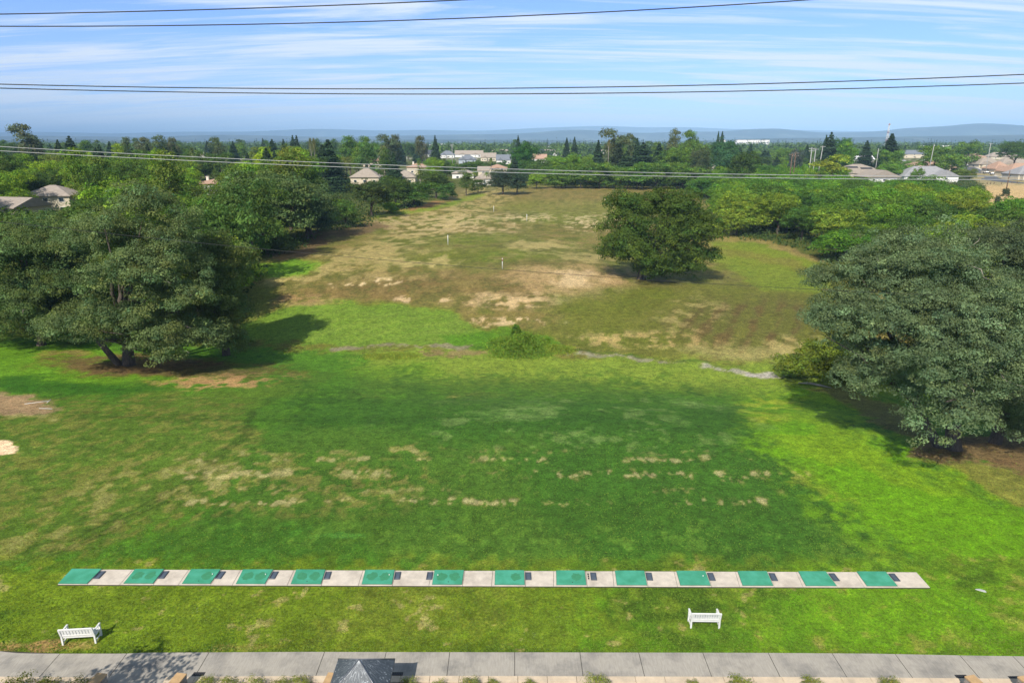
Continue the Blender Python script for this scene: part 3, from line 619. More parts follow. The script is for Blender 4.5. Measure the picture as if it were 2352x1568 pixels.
def palm(key, seed, Hh, L_, n=34):
    rng = np.random.RandomState(seed); V = []; Fc = []
    for i in range(n):
        a = 2.4 * i; el = R(80 - 120 * (i / n)); pts = []
        for s in range(7):
            q = s / 6; r = L_ * q * math.cos(el) + .1; z = Hh + L_ * q * math.sin(el) - L_ * .55 * q * q
            pts.append((r, z))
        for s in range(6):
            (r1, z1), (r2, z2) = pts[s], pts[s + 1]; w1 = .42 * (1 - abs(s / 6 - .4)); w2 = .42 * (1 - abs((s + 1) / 6 - .4)) * (0.2 if s == 5 else 1)
            for sd in (-1, 1):
                b = len(V)
                for (r, z, ww) in ((r1, z1, 0), (r2, z2, 0), (r2, z2 - .12, w2), (r1, z1 - .12, w1)):
                    V.append((math.cos(a) * r - math.sin(a) * ww * sd, math.sin(a) * r + math.cos(a) * ww * sd, z))
                Fc.append((b, b + 1, b + 2, b + 3))
    me = bpy.data.meshes.new(key + '_crown'); me.from_pydata(V, [], Fc); me.materials.append(LEAF)
    A = me.attributes.new('tint', 'FLOAT_COLOR', 'FACE'); cc = np.repeat(rng.uniform(.8, 1.2, (len(Fc), 1)), 3, 1); A.data.foreach_set('color', np.concatenate([cc, np.ones((len(Fc), 1))], 1).astype(np.float32).ravel())
    mb = MB(); mb.tube([(0, 0, -.3), (.1, 0, Hh * .5), (0, .05, Hh)], [.32, .24, .28], 8)
    tm = bpy.data.meshes.new(key + '_trunk'); tm.from_pydata(mb.v, [], mb.f); tm.materials.append(BARKP); PROTO[key] = (me, tm)
palm('palm0', 1, 12, 3.6); palm('palm1', 2, 12, 2.2, 26)
NOM = {'oak': (7, 12), 'round': (5, 8.5), 'tall': (4.2, 15), 'bush': (1.5, 2.0), 'conifer': (4.2, 20), 'palm': (3.6, 13)}
NVAR = {'oak': NV, 'round': NV, 'tall': NV, 'bush': 2, 'conifer': 3, 'palm': 2}
KN = {'oak': ('oak_tree', 'oak tree'), 'round': ('broadleaf_tree', 'tree'), 'tall': ('tall_tree', 'tall tree'), 'bush': ('bush', 'bush'), 'conifer': ('conifer_tree', 'conifer'), 'palm': ('palm_tree', 'palm tree')}
trng = random.Random(5)
def place(kind, x, y, rad, ht, color, label, group=None, var=None, z=None):
    i = trng.randrange(NVAR[kind]) if var is None else var
    me, tm = PROTO['%s%d' % (kind, i)]; r0, h0 = NOM[kind]
    root = empty(KN[kind][0], (x, y, (H(x, y) if z is None else z) - .05), trng.uniform(0, 6.28), label, KN[kind][1], group)
    s = rad / r0; root.scale = (s, s, ht / h0)
    c = meshobj('crown', me, None, root); c.color = (*[q * trng.uniform(.93, 1.07) for q in color], 1)
    meshobj('trunk', tm, None, root); return root
def dark_at(v, h):                 # distance at which something h metres high shows its top in direction v
    d = ray(1176, v); return (h - CAM_H) / d.z * d.y
def tpx(kind, u, vtop, D, wpx, color, label, group=None, var=None):
    p = pt(u, vtop, D); g = H(p.x, D); k = D / cp_ / F
    return place(kind, p.x, D, wpx * k / 2, max(1.2, p.z - g), color, label, group, var)
G_DK = (.075, .13, .026); G_BR = (.19, .31, .03); G_MD = (.12, .205, .03); G_YL = (.28, .36, .03); G_GY = (.115, .165, .06); G_CO = (.04, .075, .03); G_EU = (.12, .145, .065)
taken = []     # (x, y, r) of individually placed trees
def T_(kind, u, vtop, v_or_D, wpx, color, label, group=None, var=None, isD=False):
    D = v_or_D if isD else at(u, v_or_D).y
    o = tpx(kind, u, vtop, D, wpx, color, label, group, var); taken.append((o.location.x, o.location.y, wpx * D / F * .35)); return o
# treeline left of the range (base given as photo row)
T_('oak', 560, 405, 600, 170, G_DK, 'dark oak behind the yellowish live oak and above the shaded treeline', var=0)
T_('oak', 468, 420, 215, 110, G_MD, 'mid green oak hiding the walls below the pinkish roof', var=2, isD=True)
T_('oak', 625, 395, 560, 190, G_GY, 'large grey green oak at the left treeline, topmost crown above the shaded bank', var=1)
T_('oak', 705, 415, 545, 150, G_GY, 'grey green oak at the left treeline nearest the shaded brown bank', var=2)
T_('oak', 700, 470, 548, 120, (.06, .10, .045), 'lower dark oak bending over the shaded brown bank', var=3)
T_('tall', 512, 470, 590, 70, G_YL, 'bright yellow green tree between the live oak and the dark treeline', var=1)
T_('round', 605, 505, 578, 105, G_MD, 'bright green bushy tree at the foot of the left treeline by the green wedge', var=1)
T_('round', 560, 525, 592, 90, (.11, .2, .03), 'pale green bush tree touching the right edge of the live oak', var=0)
T_('round', 650, 545, 582, 60, (.08, .13, .03), 'low green shrub at the corner of the left treeline', var=2)
T_('round', 728, 500, 532, 55, G_GY, 'small grey green shrub above the shaded brown bank', var=3)
T_('round', 790, 462, 522, 62, (.10, .18, .035), 'rounded fresh green shrub tree standing free beside its shadow on the brown bank', var=0)
T_('oak', 850, 412, 497, 100, (.07, .10, .025), 'brownish green tree standing forward of the treeline behind the free shrub', var=3)
T_('oak', 905, 405, 480, 70, G_DK, 'dark oak between the brownish tree and the small thin trunked tree', var=1)
T_('round', 898, 463, 489, 38, G_BR, 'small bright tree with thin bare trunk at the treeline', var=1)
T_('oak', 950, 415, 473, 100, G_DK, 'dark green oak beside the thin trunked tree', var=2)
T_('round', 1022, 421, 459, 50, (.07, .16, .03), 'round green bush tree alone at the field corner', var=3)
T_('round', 960, 466, 469, 26, (.13, .2, .03), 'flat light green shrub on the bank edge', var=2)
T_('oak', 1000, 392, 455, 75, G_DK, 'dark oak behind the round green bush tree', var=0)
T_('tall', 1070, 392, 449, 34, (.10, .17, .035), 'slim light green tree before the white garage', var=0)
T_('round', 1098, 412, 443, 36, G_DK, 'small dark tree left of the field end oak', var=3)
T_('oak', 1155, 388, 447, 66, (.055, .09, .045), 'dark oak with low crown at the far left end of the field', var=2)
T_('oak', 1188, 396, 447, 50, (.055, .09, .045), 'dark oak joined to the right of the far end oak', var=1)
T_('round', 1233, 398, 434, 42, G_BR, 'neat light green tree on a short trunk at the far end of the field', var=0)
ks = [(1290, 385, 70), (1335, 378, 60), (1378, 374, 66), (1425, 384, 60), (1466, 378, 66), (1510, 374, 64), (1548, 380, 60), (1590, 384, 60)]
lab = ['leftmost of the fresh green trees along the far end of the field', 'second of the fresh green trees along the far end of the field', 'third and tallest of the fresh green trees left of the pale bare tree', 'green tree just left of the pale bare tree at the field end', 'green tree just right of the pale bare tree at the field end', 'green tree above the top of the lone range oak', 'rightmost of the far end trees above the lone range oak', 'green tree where the far end row meets the right thicket']
for (u, vt, w_), l in zip(ks, lab): T_('round', u, vt, 432 + (u - 1290) * .01, w_ + 8, (.11, .20, .03), l, 'fresh green trees along the far end of the field')
for i, u in enumerate((1268, 1312, 1357, 1402, 1446, 1488, 1530, 1570)):
    T_('round' if i % 2 else 'oak', u, 380 + (i * 5) % 9, 348, 66, [(.09, .165, .03), (.12, .21, .03)][i % 2], 'fuller tree standing in the second rank behind the field end, ' + ['first', 'second', 'third', 'fourth', 'fifth', 'sixth', 'seventh', 'eighth'][i] + ' from left', 'second rank of trees beyond the field end', isD=True)
for i, u in enumerate((1275, 1300, 1322, 1350, 1368, 1392, 1412, 1455, 1478, 1500, 1522, 1545)):
    T_('bush', u, 415 + (i * 7) % 6, 432.2, 24, (.09, .15, .03), 'low bush at the foot of the far field trees, ' + ['first', 'second', 'third', 'fourth', 'fifth', 'sixth', 'seventh', 'eighth', 'ninth', 'tenth', 'eleventh', 'twelfth'][i] + ' from left', 'low bushes along the far end of the field')
# skyline and landmark trees, distance given
SK = [('tall', 62, 292, 420, 56, G_EU, 'tall airy eucalyptus standing alone above the left skyline'),
      ('conifer', 157, 310, 430, 36, G_CO, 'pointed dark conifer right of the tall eucalyptus'), ('conifer', 131, 319, 450, 28, G_CO, 'smaller dark conifer between the tall eucalyptus and the pointed conifer'),
      ('tall', 287, 320, 520, 26, G_EU, 'small rounded eucalyptus on the left skyline'), ('tall', 322, 320, 520, 36, G_EU, 'broad grey eucalyptus on the left skyline'), ('tall', 345, 327, 520, 20, G_EU, 'short eucalyptus beside the broad grey one'),
      ('tall', 372, 315, 500, 40, G_EU, 'taller leaning eucalyptus of the left skyline row'), ('tall', 398, 320, 500, 26, G_EU, 'eucalyptus at the right end of the left skyline row'),
      ('tall', 500, 319, 480, 34, G_EU, 'dark crowned tall tree right of the left date palm'), ('palm', 440, 338, 400, 24, (.11, .14, .035), 'date palm with full round head on the left among dark trees'),
      ('palm', 543, 373, 330, 30, (.16, .19, .07), 'palm with pale drooping skirt between yellow green trees'),
      ('conifer', 624, 318, 470, 32, G_CO, 'dark conifer standing left of the conifer pair'), ('conifer', 671, 309, 520, 20, G_CO, 'left of two matching pointed conifers on the skyline'), ('conifer', 680, 309, 530, 20, G_CO, 'right of two matching pointed conifers on the skyline'),
      ('conifer', 650, 318, 520, 18, G_CO, 'thin conifer left of the matching pair'), ('palm', 712, 320, 430, 12, (.16, .17, .06), 'left of the twin tall thin palms'), ('palm', 720, 320, 430, 12, (.16, .17, .06), 'right of the twin tall thin palms'),
      ('conifer', 752, 318, 300, 52, (.035, .07, .03), 'big dark dense conifer right of the twin palms'), ('conifer', 738, 330, 305, 40, (.035, .07, .03), 'dark conifer leaning into the big dense one'),
      ('tall', 800, 318, 480, 40, G_MD, 'broad green skyline tree right of the big dense conifer'), ('tall', 840, 318, 470, 36, G_MD, 'rounded skyline tree above the yellow green trees'),
      ('round', 842, 327, 400, 44, (.09, .18, .04), 'round bright tree below the skyline right of the big dense conifer'), ('tall', 892, 314, 520, 40, G_EU, 'spindly eucalyptus at the centre left skyline'), ('tall', 905, 315, 530, 30, G_EU, 'second spindly eucalyptus at the centre left skyline'),
      ('tall', 968, 316, 560, 30, G_EU, 'ragged tall tree left of the single pointed conifer'), ('conifer', 999, 309, 560, 18, G_CO, 'single pointed conifer above the white gabled houses'),
      ('palm', 880, 338, 360, 24, (.2, .22, .08), 'yellowish flowering palm near the pink roof'), ('tall', 880, 345, 350, 30, G_DK, 'dark tree below the yellowish palm'), ('conifer', 903, 348, 330, 30, (.04, .08, .03), 'dark conifer between the two taupe roofs'),
      ('round', 1205, 330, 420, 54, (.05, .13, .02), 'flat topped round pine right of the grey roofs'),
      ('palm', 1128, 362, 340, 18, (.15, .2, .05), 'palm before the blue grey roof'), ('palm', 962, 368, 310, 20, (.15, .2, .05), 'tall palm right of the red roof'), ('palm', 965, 388, 290, 26, (.15, .2, .05), 'feathery palm below the red roof'),
      ('palm', 1090, 392, 335, 16, (.17, .24, .05), 'left small palm before the white garage'), ('palm', 1118, 394, 335, 16, (.17, .24, .05), 'right small palm before the white garage'),
      ('conifer', 1320, 313, 600, 18, G_CO, 'left conifer of the pair over the white gabled row'), ('conifer', 1302, 315, 600, 18, G_CO, 'conifer left of the pair over the white gabled row'), ('conifer', 1375, 320, 420, 26, G_CO, 'dark conifer beside the beige house end'),
      ('tall', 1415, 303, 400, 56, G_EU, 'tallest broad eucalyptus at the middle right skyline'), ('palm', 1399, 319, 380, 16, (.18, .17, .07), 'shaggy palm in front of the tallest broad eucalyptus'), ('tall', 1452, 313, 420, 28, G_EU, 'smaller eucalyptus right of the tallest one'),
      ('conifer', 1465, 315, 400, 24, G_CO, 'pointed conifer right of the smaller eucalyptus'), ('conifer', 1478, 325, 380, 50, (.04, .08, .035), 'wide dark conifer of the central cluster'), ('conifer', 1422, 333, 370, 44, (.055, .085, .03), 'brownish conifer of the central cluster'), ('conifer', 1515, 328, 390, 40, (.04, .08, .035), 'rightmost wide conifer of the central cluster'), ('conifer', 1440, 345, 365, 40, (.05, .09, .035), 'lower conifer of the central cluster'),
      ('tall', 1548, 302, 430, 36, G_EU, 'umbrella shaped tall tree on the middle right skyline'), ('tall', 1585, 306, 440, 38, G_MD, 'green tall tree right of the umbrella shaped one'), ('conifer', 1651, 300, 560, 14, G_CO, 'left point of the double conifer above the big round tree'), ('conifer', 1660, 300, 560, 18, G_CO, 'right point of the double conifer above the big round tree'),
      ('oak', 1668, 319, 380, 66, (.065, .15, .06), 'big round blue green tree under the double conifer'), ('oak', 1600, 325, 390, 64, (.12, .2, .04), 'light green broad tree left of the big round blue green tree'), ('oak', 1560, 335, 370, 60, G_MD, 'mid green broad tree left of the farmhouse'), ('oak', 1612, 340, 350, 44, (.09, .12, .05), 'olive round tree above the farmhouse roof'),
      ('oak', 1712, 350, 300, 60, G_DK, 'dark broad tree right of the farmhouse'),
      ('conifer', 1911, 301, 430, 34, G_CO, 'tallest dark conifer at the right, above the yellow green tree'), ('conifer', 1899, 308, 440, 20, G_CO, 'thinner conifer against the left of the tallest right conifer'), ('conifer', 1993, 321, 450, 28, G_CO, 'dark conifer behind the white roofed building'), ('conifer', 2050, 305, 470, 44, G_CO, 'wide dark conifer right of the radio mast'),
      ('round', 1940, 318, 480, 44, (.07, .16, .03), 'round green tree right of the tallest right conifer'), ('round', 1950, 333, 460, 50, (.12, .24, .03), 'bright green tree before the round green one'), ('round', 2048, 345, 420, 44, G_MD, 'round dark green tree between the two big roofs'),
      ('tall', 1909, 361, 300, 66, (.22, .29, .03), 'yellow green feathery tree left of the solar panelled roof'), ('round', 1860, 380, 300, 22, G_BR, 'small bush beside the grey poles'),
      ('oak', 1832, 338, 360, 30, (.10, .13, .10), 'grey leaved tree behind the wooden poles'), ('round', 2190, 355, 430, 50, (.12, .22, .03), 'bright green street tree at the lane corner'), ('round', 2150, 335, 470, 60, G_MD, 'green tree before the long white building'),
      ('round', 2228, 323, 600, 60, G_MD, 'green tree above the pink roofs'), ('round', 2210, 388, 400, 30, (.14, .2, .03), 'left light tree at the corner of the lane'), ('round', 2230, 390, 400, 26, (.14, .2, .03), 'right light tree at the corner of the lane'), ('oak', 2340, 322, 560, 60, G_DK, 'dark tree at the far right skyline'),
      ('round', 2110, 385, 340, 30, G_MD, 'small tree before the grey roofed house'), ('round', 2313, 433, 262, 15, (.06, .09, .04), 'lone small tree in the dry straw field'), ('bush', 2292, 452, 232, 10, (.06, .09, .04), 'dark sapling in the dry straw field')]
for s in SK: T_(s[0], s[1], s[2], s[3], s[4] * (1.45 if s[0] == 'conifer' else 1.1), s[5], s[6], isD=True)
# ------------------------------------------------------------------ houses
CLEAR = []      # (u0, u1, v0, v1, D): parts of buildings the photo shows free of trees
def roofmat(name, col):
    m, nd, lk, p = newmat(name); t = nd.new('ShaderNodeTexCoord')
    wv = nd.new('ShaderNodeTexWave'); wv.bands_direction = 'Z'; wv.inputs['Scale'].default_value = 2.2; wv.inputs['Distortion'].default_value = 1.0; lk.new(t.outputs['Object'], wv.inputs[0])
    n = nd.new('ShaderNodeTexNoise'); n.inputs['Scale'].default_value = 1.1; n.inputs['Detail'].default_value = 6; lk.new(t.outputs['Object'], n.inputs[0])
    a = nd.new('ShaderNodeMath'); a.operation = 'MULTIPLY_ADD'; lk.new(wv.outputs[1], a.inputs[0]); a.inputs[1].default_value = .25; lk.new(n.outputs[0], a.inputs[2])
    r = nd.new('ShaderNodeMapRange'); lk.new(a.outputs[0], r.inputs[0]); r.inputs[1].default_value = .3; r.inputs[2].default_value = .95
    x = nd.new('ShaderNodeMix'); x.data_type = 'RGBA'; lk.new(r.outputs[0], x.inputs[0]); x.inputs[6].default_value = (*[c * .75 for c in col], 1); x.inputs[7].default_value = (*[min(1, c * 1.2) for c in col], 1)
    lk.new(x.outputs[2], p.inputs['Base Color']); p.inputs['Roughness'].default_value = .8; return m
RM = {'taupe': roofmat('taupe_tile', (.34, .29, .24)), 'pink': roofmat('pink_tile', (.42, .27, .19)), 'grey': roofmat('grey_shingle', (.30, .30, .31)), 'dark': roofmat('dark_shingle', (.07, .08, .10)), 'blue': roofmat('blue_shingle', (.17, .19, .22)), 'brown': roofmat('brown_tile', (.34, .29, .25)), 'white': simple('white_sheet_roof', (.8, .8, .8), .5, vary=.08)}
WMt = {'beige': simple('beige_stucco', (.62, .55, .42), .85, vary=.12), 'white': simple('white_stucco', (.8, .79, .76), .8, vary=.06), 'cream': simple('cream_stucco', (.66, .58, .45), .85, vary=.12), 'bluegrey': simple('blue_grey_siding', (.4, .46, .52), .8, vary=.1)}
GLASS = simple('window_glass', (.03, .045, .06), .08, spec=.8); TRIM = simple('white_trim', (.82, .81, .79), .6, vary=.04); SOLAR = simple('solar_cells', (.012, .014, .022), .15); GARAGE = simple('garage_panel', (.7, .67, .6), .6, vary=.05, stretch=(.2, .2, 5)); CHIM = simple('chimney_stucco', (.75, .7, .62), .8, vary=.1); DOORM = simple('door_paint', (.16, .1, .07), .5, vary=.1)
def roof_mesh(mb, x0, x1, y0, y1, e, r, kind, ov=.6, th=.22):
    """kind: hip, gable_x (ridge runs in x), gable_y (ridge runs towards the camera)"""
    x0 -= ov; x1 += ov; y0 -= ov; y1 += ov; cx, cy = (x0 + x1) / 2, (y0 + y1) / 2; hw = min(x1 - x0, y1 - y0) / 2
    b = [(x0, y0, e), (x1, y0, e), (x1, y1, e), (x0, y1, e)]; lo = [(p[0], p[1], p[2] - th) for p in b]
    if kind == 'hip':
        if x1 - x0 >= y1 - y0: rg = [(x0 + hw, cy, r), (x1 - hw, cy, r)]
        else: rg = [(cx, y0 + hw, r), (cx, y1 - hw, r)]
    elif kind == 'gable_x': rg = [(x0, cy, r), (x1, cy, r)]
    else: rg = [(cx, y0, r), (cx, y1, r)]
    vs = b + lo + rg; A, B = 8, 9
    if kind == 'gable_y' or (kind == 'hip' and x1 - x0 < y1 - y0): top = [(0, 1, A), (1, 2, B, A), (2, 3, B), (3, 0, A, B)]
    else: top = [(0, 1, B, A), (1, 2, B), (2, 3, A, B), (3, 0, A)]
    if kind == 'gable_x': top = [top[0], top[2], (1, 2, B), (3, 0, A)]
    fs = top + [(7, 6, 5, 4)] + [(i, 4 + i, 4 + (i + 1) % 4, (i + 1) % 4) for i in range(4)]
    mb.add(vs, fs)
def house(u0, u1, vr, ve, eave, depth, roof, rc, wc, label, rz=0.0, wing=None, nwin=3, chimney=False, solar=0, garage=False, name='house', cat='house', clear=True, story2=False, D=None):
    if D is None: D = dark_at(ve, eave)
    pL, pR = pt(u0, ve, D), pt(u1, ve, D); W = (pR.x - pL.x) - 1.2; cx = (pL.x + pR.x) / 2
    rh = max(pt(1176, vr, D + (depth / 2 if roof != 'gable_y' else 0)).z, eave + 1.0); rh = min(rh, eave + 5)
    root = empty(name, (cx, D + depth / 2, 0), rz, label, cat)
    w2, d2 = W / 2, depth / 2
    mb = MB(); mb.box((0, 0, eave / 2 - .3), (W, depth, eave + .3))
    if roof == 'gable_y': mb.add([(-w2, -d2, eave - .15), (w2, -d2, eave - .15), (0, -d2, rh - .35), (-w2, -d2 + .1, eave - .15), (w2, -d2 + .1, eave - .15), (0, -d2 + .1, rh - .35)], [(0, 1, 2), (5, 4, 3), (0, 2, 5, 3), (1, 4, 5, 2)])
    mb.build('wall', WMt[wc], root)
    rb = MB(); roof_mesh(rb, -w2, w2, -d2, d2, eave + .02, rh, roof); rf = rb.build('roof', RM[rc], root)
    if wing:
        for (wx, ww, wd, weave, wr, wk) in wing:       # centre x, width, how far forward, eave, ridge, garage?
            wb = MB(); wb.box((wx, -d2 - wd / 2 + .01, weave / 2 - .3), (ww, wd, weave + .3)); yf = -d2 - wd
            wb.add([(wx - ww / 2, yf, weave - .16), (wx + ww / 2, yf, weave - .16), (wx, yf, wr - .3), (wx - ww / 2, yf + .1, weave - .16), (wx + ww / 2, yf + .1, weave - .16), (wx, yf + .1, wr - .3)], [(0, 1, 2), (5, 4, 3), (0, 2, 5, 3), (1, 4, 5, 2)])
            wb.build('wall', WMt[wc], root)
            r2 = MB(); roof_mesh(r2, wx - ww / 2, wx + ww / 2, yf, yf + wd + d2, weave + .03, wr, 'gable_y', .45); r2.build('roof', RM[rc], root)
            if wk: g_ = MB(); g_.box((wx, yf - .02, 1.1), (ww * .6, .1, 2.2)); g_.build('garage_door', GARAGE, root)
            else:
                g_ = MB(); g_.box((wx, yf - .03, 1.6), (1.7, .1, 1.3)); f_ = g_.build('window', TRIM, root); g2 = MB(); g2.box((wx, yf - .09, 1.6), (1.45, .06, 1.05)); g2.build('pane', GLASS, f_)
    occ = [(w_[0] - w_[1] / 2 - .5, w_[0] + w_[1] / 2 + .5) for w_ in (wing or [])]
    for fl in range(2 if eave > 4.6 else 1):
        for i in range(nwin):
            x = -w2 + W * (i + .5) / nwin
            if any(a < x < b for a, b in occ): continue
            z = 1.6 + fl * 2.8; f = MB(); f.box((x, -d2 - .03, z), (1.6, .12, 1.3)); fo = f.build('window', TRIM, root); g_ = MB(); g_.box((x, -d2 - .1, z), (1.36, .06, 1.06)); g_.build('pane', GLASS, fo)
    for s in (-1, 1):
        f = MB(); f.box((s * (w2 + .02), 0, 1.6), (.12, 1.5, 1.2)); fo = f.build('window', TRIM, root); g_ = MB(); g_.box((s * (w2 + .09), 0, 1.6), (.06, 1.3, 1.0)); g_.build('pane', GLASS, fo)
    if garage: g_ = MB(); g_.box((w2 * .45, -d2 - .05, 1.15), (min(4.6, W * .3), .12, 2.3)); g_.build('garage_door', GARAGE, root)
    else: g_ = MB(); g_.box((w2 * .1, -d2 - .04, 1.05), (1.0, .12, 2.1)); g_.build('door', DOORM, root)
    if chimney: c_ = MB(); c_.box((-w2 * .5, .4, rh - .4), (1.0, .8, 2.6)); c_.box((-w2 * .5, .4, rh + .95), (1.25, 1.05, .18)); c_.build('chimney', CHIM, rf)
    sl_ = math.atan2(rh - eave, d2 + .6)
    for i in range(solar):
        x = -w2 * .35 + i * w2 * .55; t_ = .62 - .12 * (i % 2); y = -(d2 + .6) * (1 - t_); z = eave + (rh - eave) * t_ + .22
        s_ = MB(); s_.box((x, y, z), (min(7, W * .3), 1.7, .08), rx=sl_); s_.build('solar_panel', SOLAR, root)
    if clear: m9 = (u1 - u0) * .12; CLEAR.append((u0 + m9, u1 - m9, vr, ve + (3 if vr < 365 or u0 > 1900 else 0), D))
    return root
# left side
house(40, 152, 425, 450, 5.6, 12, 'hip', 'brown', 'beige', 'two storey beige house with hipped brown grey roof at the left edge among trees', R(8), nwin=3, chimney=False)
house(-90, 62, 452, 476, 5.0, 11, 'gable_x', 'brown', 'beige', 'brown tiled roof with a white chimney cut by the left edge of the photo', R(-14), chimney=True)
house(185, 262, 426, 436, 5.0, 12, 'hip', 'grey', 'white', 'sliver of grey roof showing through trees right of the beige house', nwin=1, clear=False)
house(440, 515, 411, 422, 5.0, 14, 'hip', 'pink', 'white', 'pinkish roof showing through the trees above the largest left oak', nwin=2, chimney=True)
house(832, 880, 360, 370, 5.0, 12, 'hip', 'pink', 'cream', 'small salmon roof behind the yellow green trees', nwin=1)
house(802, 872, 387, 407, 3.6, 12, 'hip', 'taupe', 'cream', 'taupe hipped roof house left of the dark conifer', nwin=3)
house(898, 956, 391, 407, 3.6, 11, 'hip', 'taupe', 'cream', 'taupe hipped roof house right of the dark conifer', nwin=2)
house(932, 986, 375, 384, 4.6, 12, 'hip', 'pink', 'cream', 'long reddish roof with white chimney behind the taupe roofs', nwin=2, chimney=True)
house(1036, 1090, 388, 398, 3.8, 11, 'hip', 'taupe', 'white', 'taupe roof left of the white garage house', nwin=2)
house(1090, 1138, 394, 410, 3.6, 10, 'hip', 'taupe', 'white', 'white house with taupe roof and arched garage at the field corner', nwin=2, garage=True, wing=[(-3, 5, 2.5, 3.0, 4.3, True)])
house(1118, 1166, 377, 386, 5.0, 12, 'hip', 'pink', 'cream', 'pinkish tan roof behind the far end oak', nwin=2)
house(1096, 1125, 382, 392, 5.2, 8, 'gable_x', 'taupe', 'cream', 'tan roof between the pinkish roof and the palms', nwin=1)
# far row
fr_ = [(974, 1004, 346, 353, 'dark', 'white', 'dark roofed white house at the left end of the far row'), (1014, 1040, 347, 355, 'blue', 'white', 'white gabled house next to the pole in the far row'), (1048, 1106, 345, 354, 'taupe', 'white', 'long taupe roofed house with two white gables in the far row'), (1056, 1090, 357, 366, 'blue', 'bluegrey', 'blue grey roof below the long taupe roofed house'), (1107, 1136, 352, 361, 'taupe', 'cream', 'taupe roof between the far row and the lower blue roof'), (1128, 1174, 343, 351, 'taupe', 'bluegrey', 'two storey house with dark bands right of the far row'), (1143, 1170, 356, 367, 'blue', 'white', 'blue grey roof nearest the flat topped pine'),
       (1226, 1254, 343, 351, 'dark', 'white', 'dark roofed white gabled house right of the flat topped pine'), (1254, 1290, 343, 351, 'taupe', 'white', 'white gabled house second in the row right of the pine'), (1288, 1326, 343, 351, 'grey', 'white', 'white gabled house at the right end of the white row'), (1224, 1253, 355, 364, 'pink', 'white', 'pink roofed white house below the white gabled row'), (1336, 1364, 344, 350, 'taupe', 'cream', 'taupe roof half hidden right of the white gabled row'), (1376, 1392, 344, 352, 'taupe', 'beige', 'beige house end beside the shaggy palm')]
for i, (a, b, c_, d_, rc, wc, lb) in enumerate(fr_):
    wd = (b - a); Dd = dark_at(d_ + .5, 4.0); m_ = Dd / F
    wg = [(-wd * m_ * .25, wd * m_ * .28, 2.5, 3.8, 6.2, False)] + ([(wd * m_ * .25, wd * m_ * .24, 2.5, 3.8, 6.0, False)] if wd > 30 else [])
    house(a - 4, b + 4, c_ - 1, d_ + .5, 4.0, 12, 'hip' if i % 2 else 'gable_x', rc, wc, lb, wing=wg, nwin=4)
# farmhouse
house(1596, 1646, 377, 387, 4.0, 9, 'gable_x', 'taupe', 'bluegrey', 'grey farmhouse with long taupe roof above the right thicket', wing=[(-4, 5, 3, 3.6, 5.6, False)], nwin=4, chimney=True)
house(1571, 1600, 384, 390, 3.2, 6, 'gable_x', 'grey', 'bluegrey', 'low grey shed attached left of the farmhouse', nwin=2)
# right side
house(1930, 2046, 371, 398, 3.0, 24, 'hip', 'taupe', 'cream', 'big taupe roofed house with two dark solar panels', solar=2, nwin=4)
house(1988, 2070, 391, 407, 3.0, 14, 'gable_y', 'taupe', 'white', 'white gable end house facing the thicket below the solar panelled roof', R(6), nwin=3)
house(2092, 2206, 370, 386, 3.2, 20, 'hip', 'pink', 'cream', 'wide tan roofed house with one solar panel behind the grey roof', solar=1, nwin=4)
house(2080, 2200, 381, 404, 3.0, 16, 'hip', 'grey', 'white', 'grey roofed house with wide white gable and dark window', R(-4), nwin=4, wing=[(7, 13, 3, 3.0, 6.2, False)])
house(1956, 2010, 357, 366, 4.0, 14, 'gable_x', 'white', 'white', 'white roofed low building behind the solar panelled roof', nwin=3, name='barn', cat='barn')
house(2126, 2154, 362, 371, 3.4, 8, 'gable_y', 'white', 'white', 'small white dome roofed shed behind the tan roof', nwin=1, name='shed', cat='shed')
house(2073, 2128, 344, 354, 5.0, 12, 'gable_x', 'blue', 'cream', 'dark blue roofed building with red base beyond the meadow', nwin=3)
house(2111, 2196, 331, 340, 6.0, 20, 'gable_x', 'white', 'white', 'long white warehouse at the right below the skyline', nwin=6, name='warehouse', cat='warehouse')
house(2029, 2076, 328, 336, 7.0, 14, 'gable_x', 'blue', 'bluegrey', 'blue grey roof beside the foot of the radio mast', nwin=2, name='warehouse', cat='warehouse')
house(2092, 2113, 329, 336, 7.0, 14, 'gable_x', 'dark', 'bluegrey', 'small dark grey gabled barn left of the long white warehouse', nwin=1, name='barn', cat='barn')
pk = [(2212, 2272, 347, 364, 3.2, 'pink', 'pink roof with black solar panel at the left of the right hand estate', 1), (2275, 2345, 346, 360, 3.2, 'taupe', 'taupe roof with two solar panels at the back of the estate', 2), (2248, 2306, 352, 377, 3.2, 'taupe', 'beige gabled house by the lane in the estate', 0), (2300, 2380, 356, 376, 3.2, 'taupe', 'beige gabled house at the right edge of the estate', 0), (2284, 2330, 366, 388, 3.0, 'pink', 'pink roofed house with cream gable near the parked dark cars', 0), (2318, 2400, 372, 394, 3.0, 'pink', 'pink roofed house cut by the right edge', 0), (2338, 2420, 380, 400, 3.0, 'grey', 'grey roofed front house cut by the right edge', 0)]
for (a, b, c_, d_, e_, rc, lb, so) in pk:
    Dd = dark_at(d_, e_); m_ = Dd / F; wd = (b - a) * m_
    house(a, b, c_, d_, e_, 14, 'hip', rc, 'beige', lb, solar=so, nwin=3, wing=None if so else [(-wd * .22, wd * .4, 3, e_ - .1, e_ + 2.2, True)])
fw = [(1691, 1712, 320.5, 322.4), (1716, 1742, 319.8, 322.3), (1746, 1764, 320.6, 322.2), (1650, 1664, 321, 322.5)]
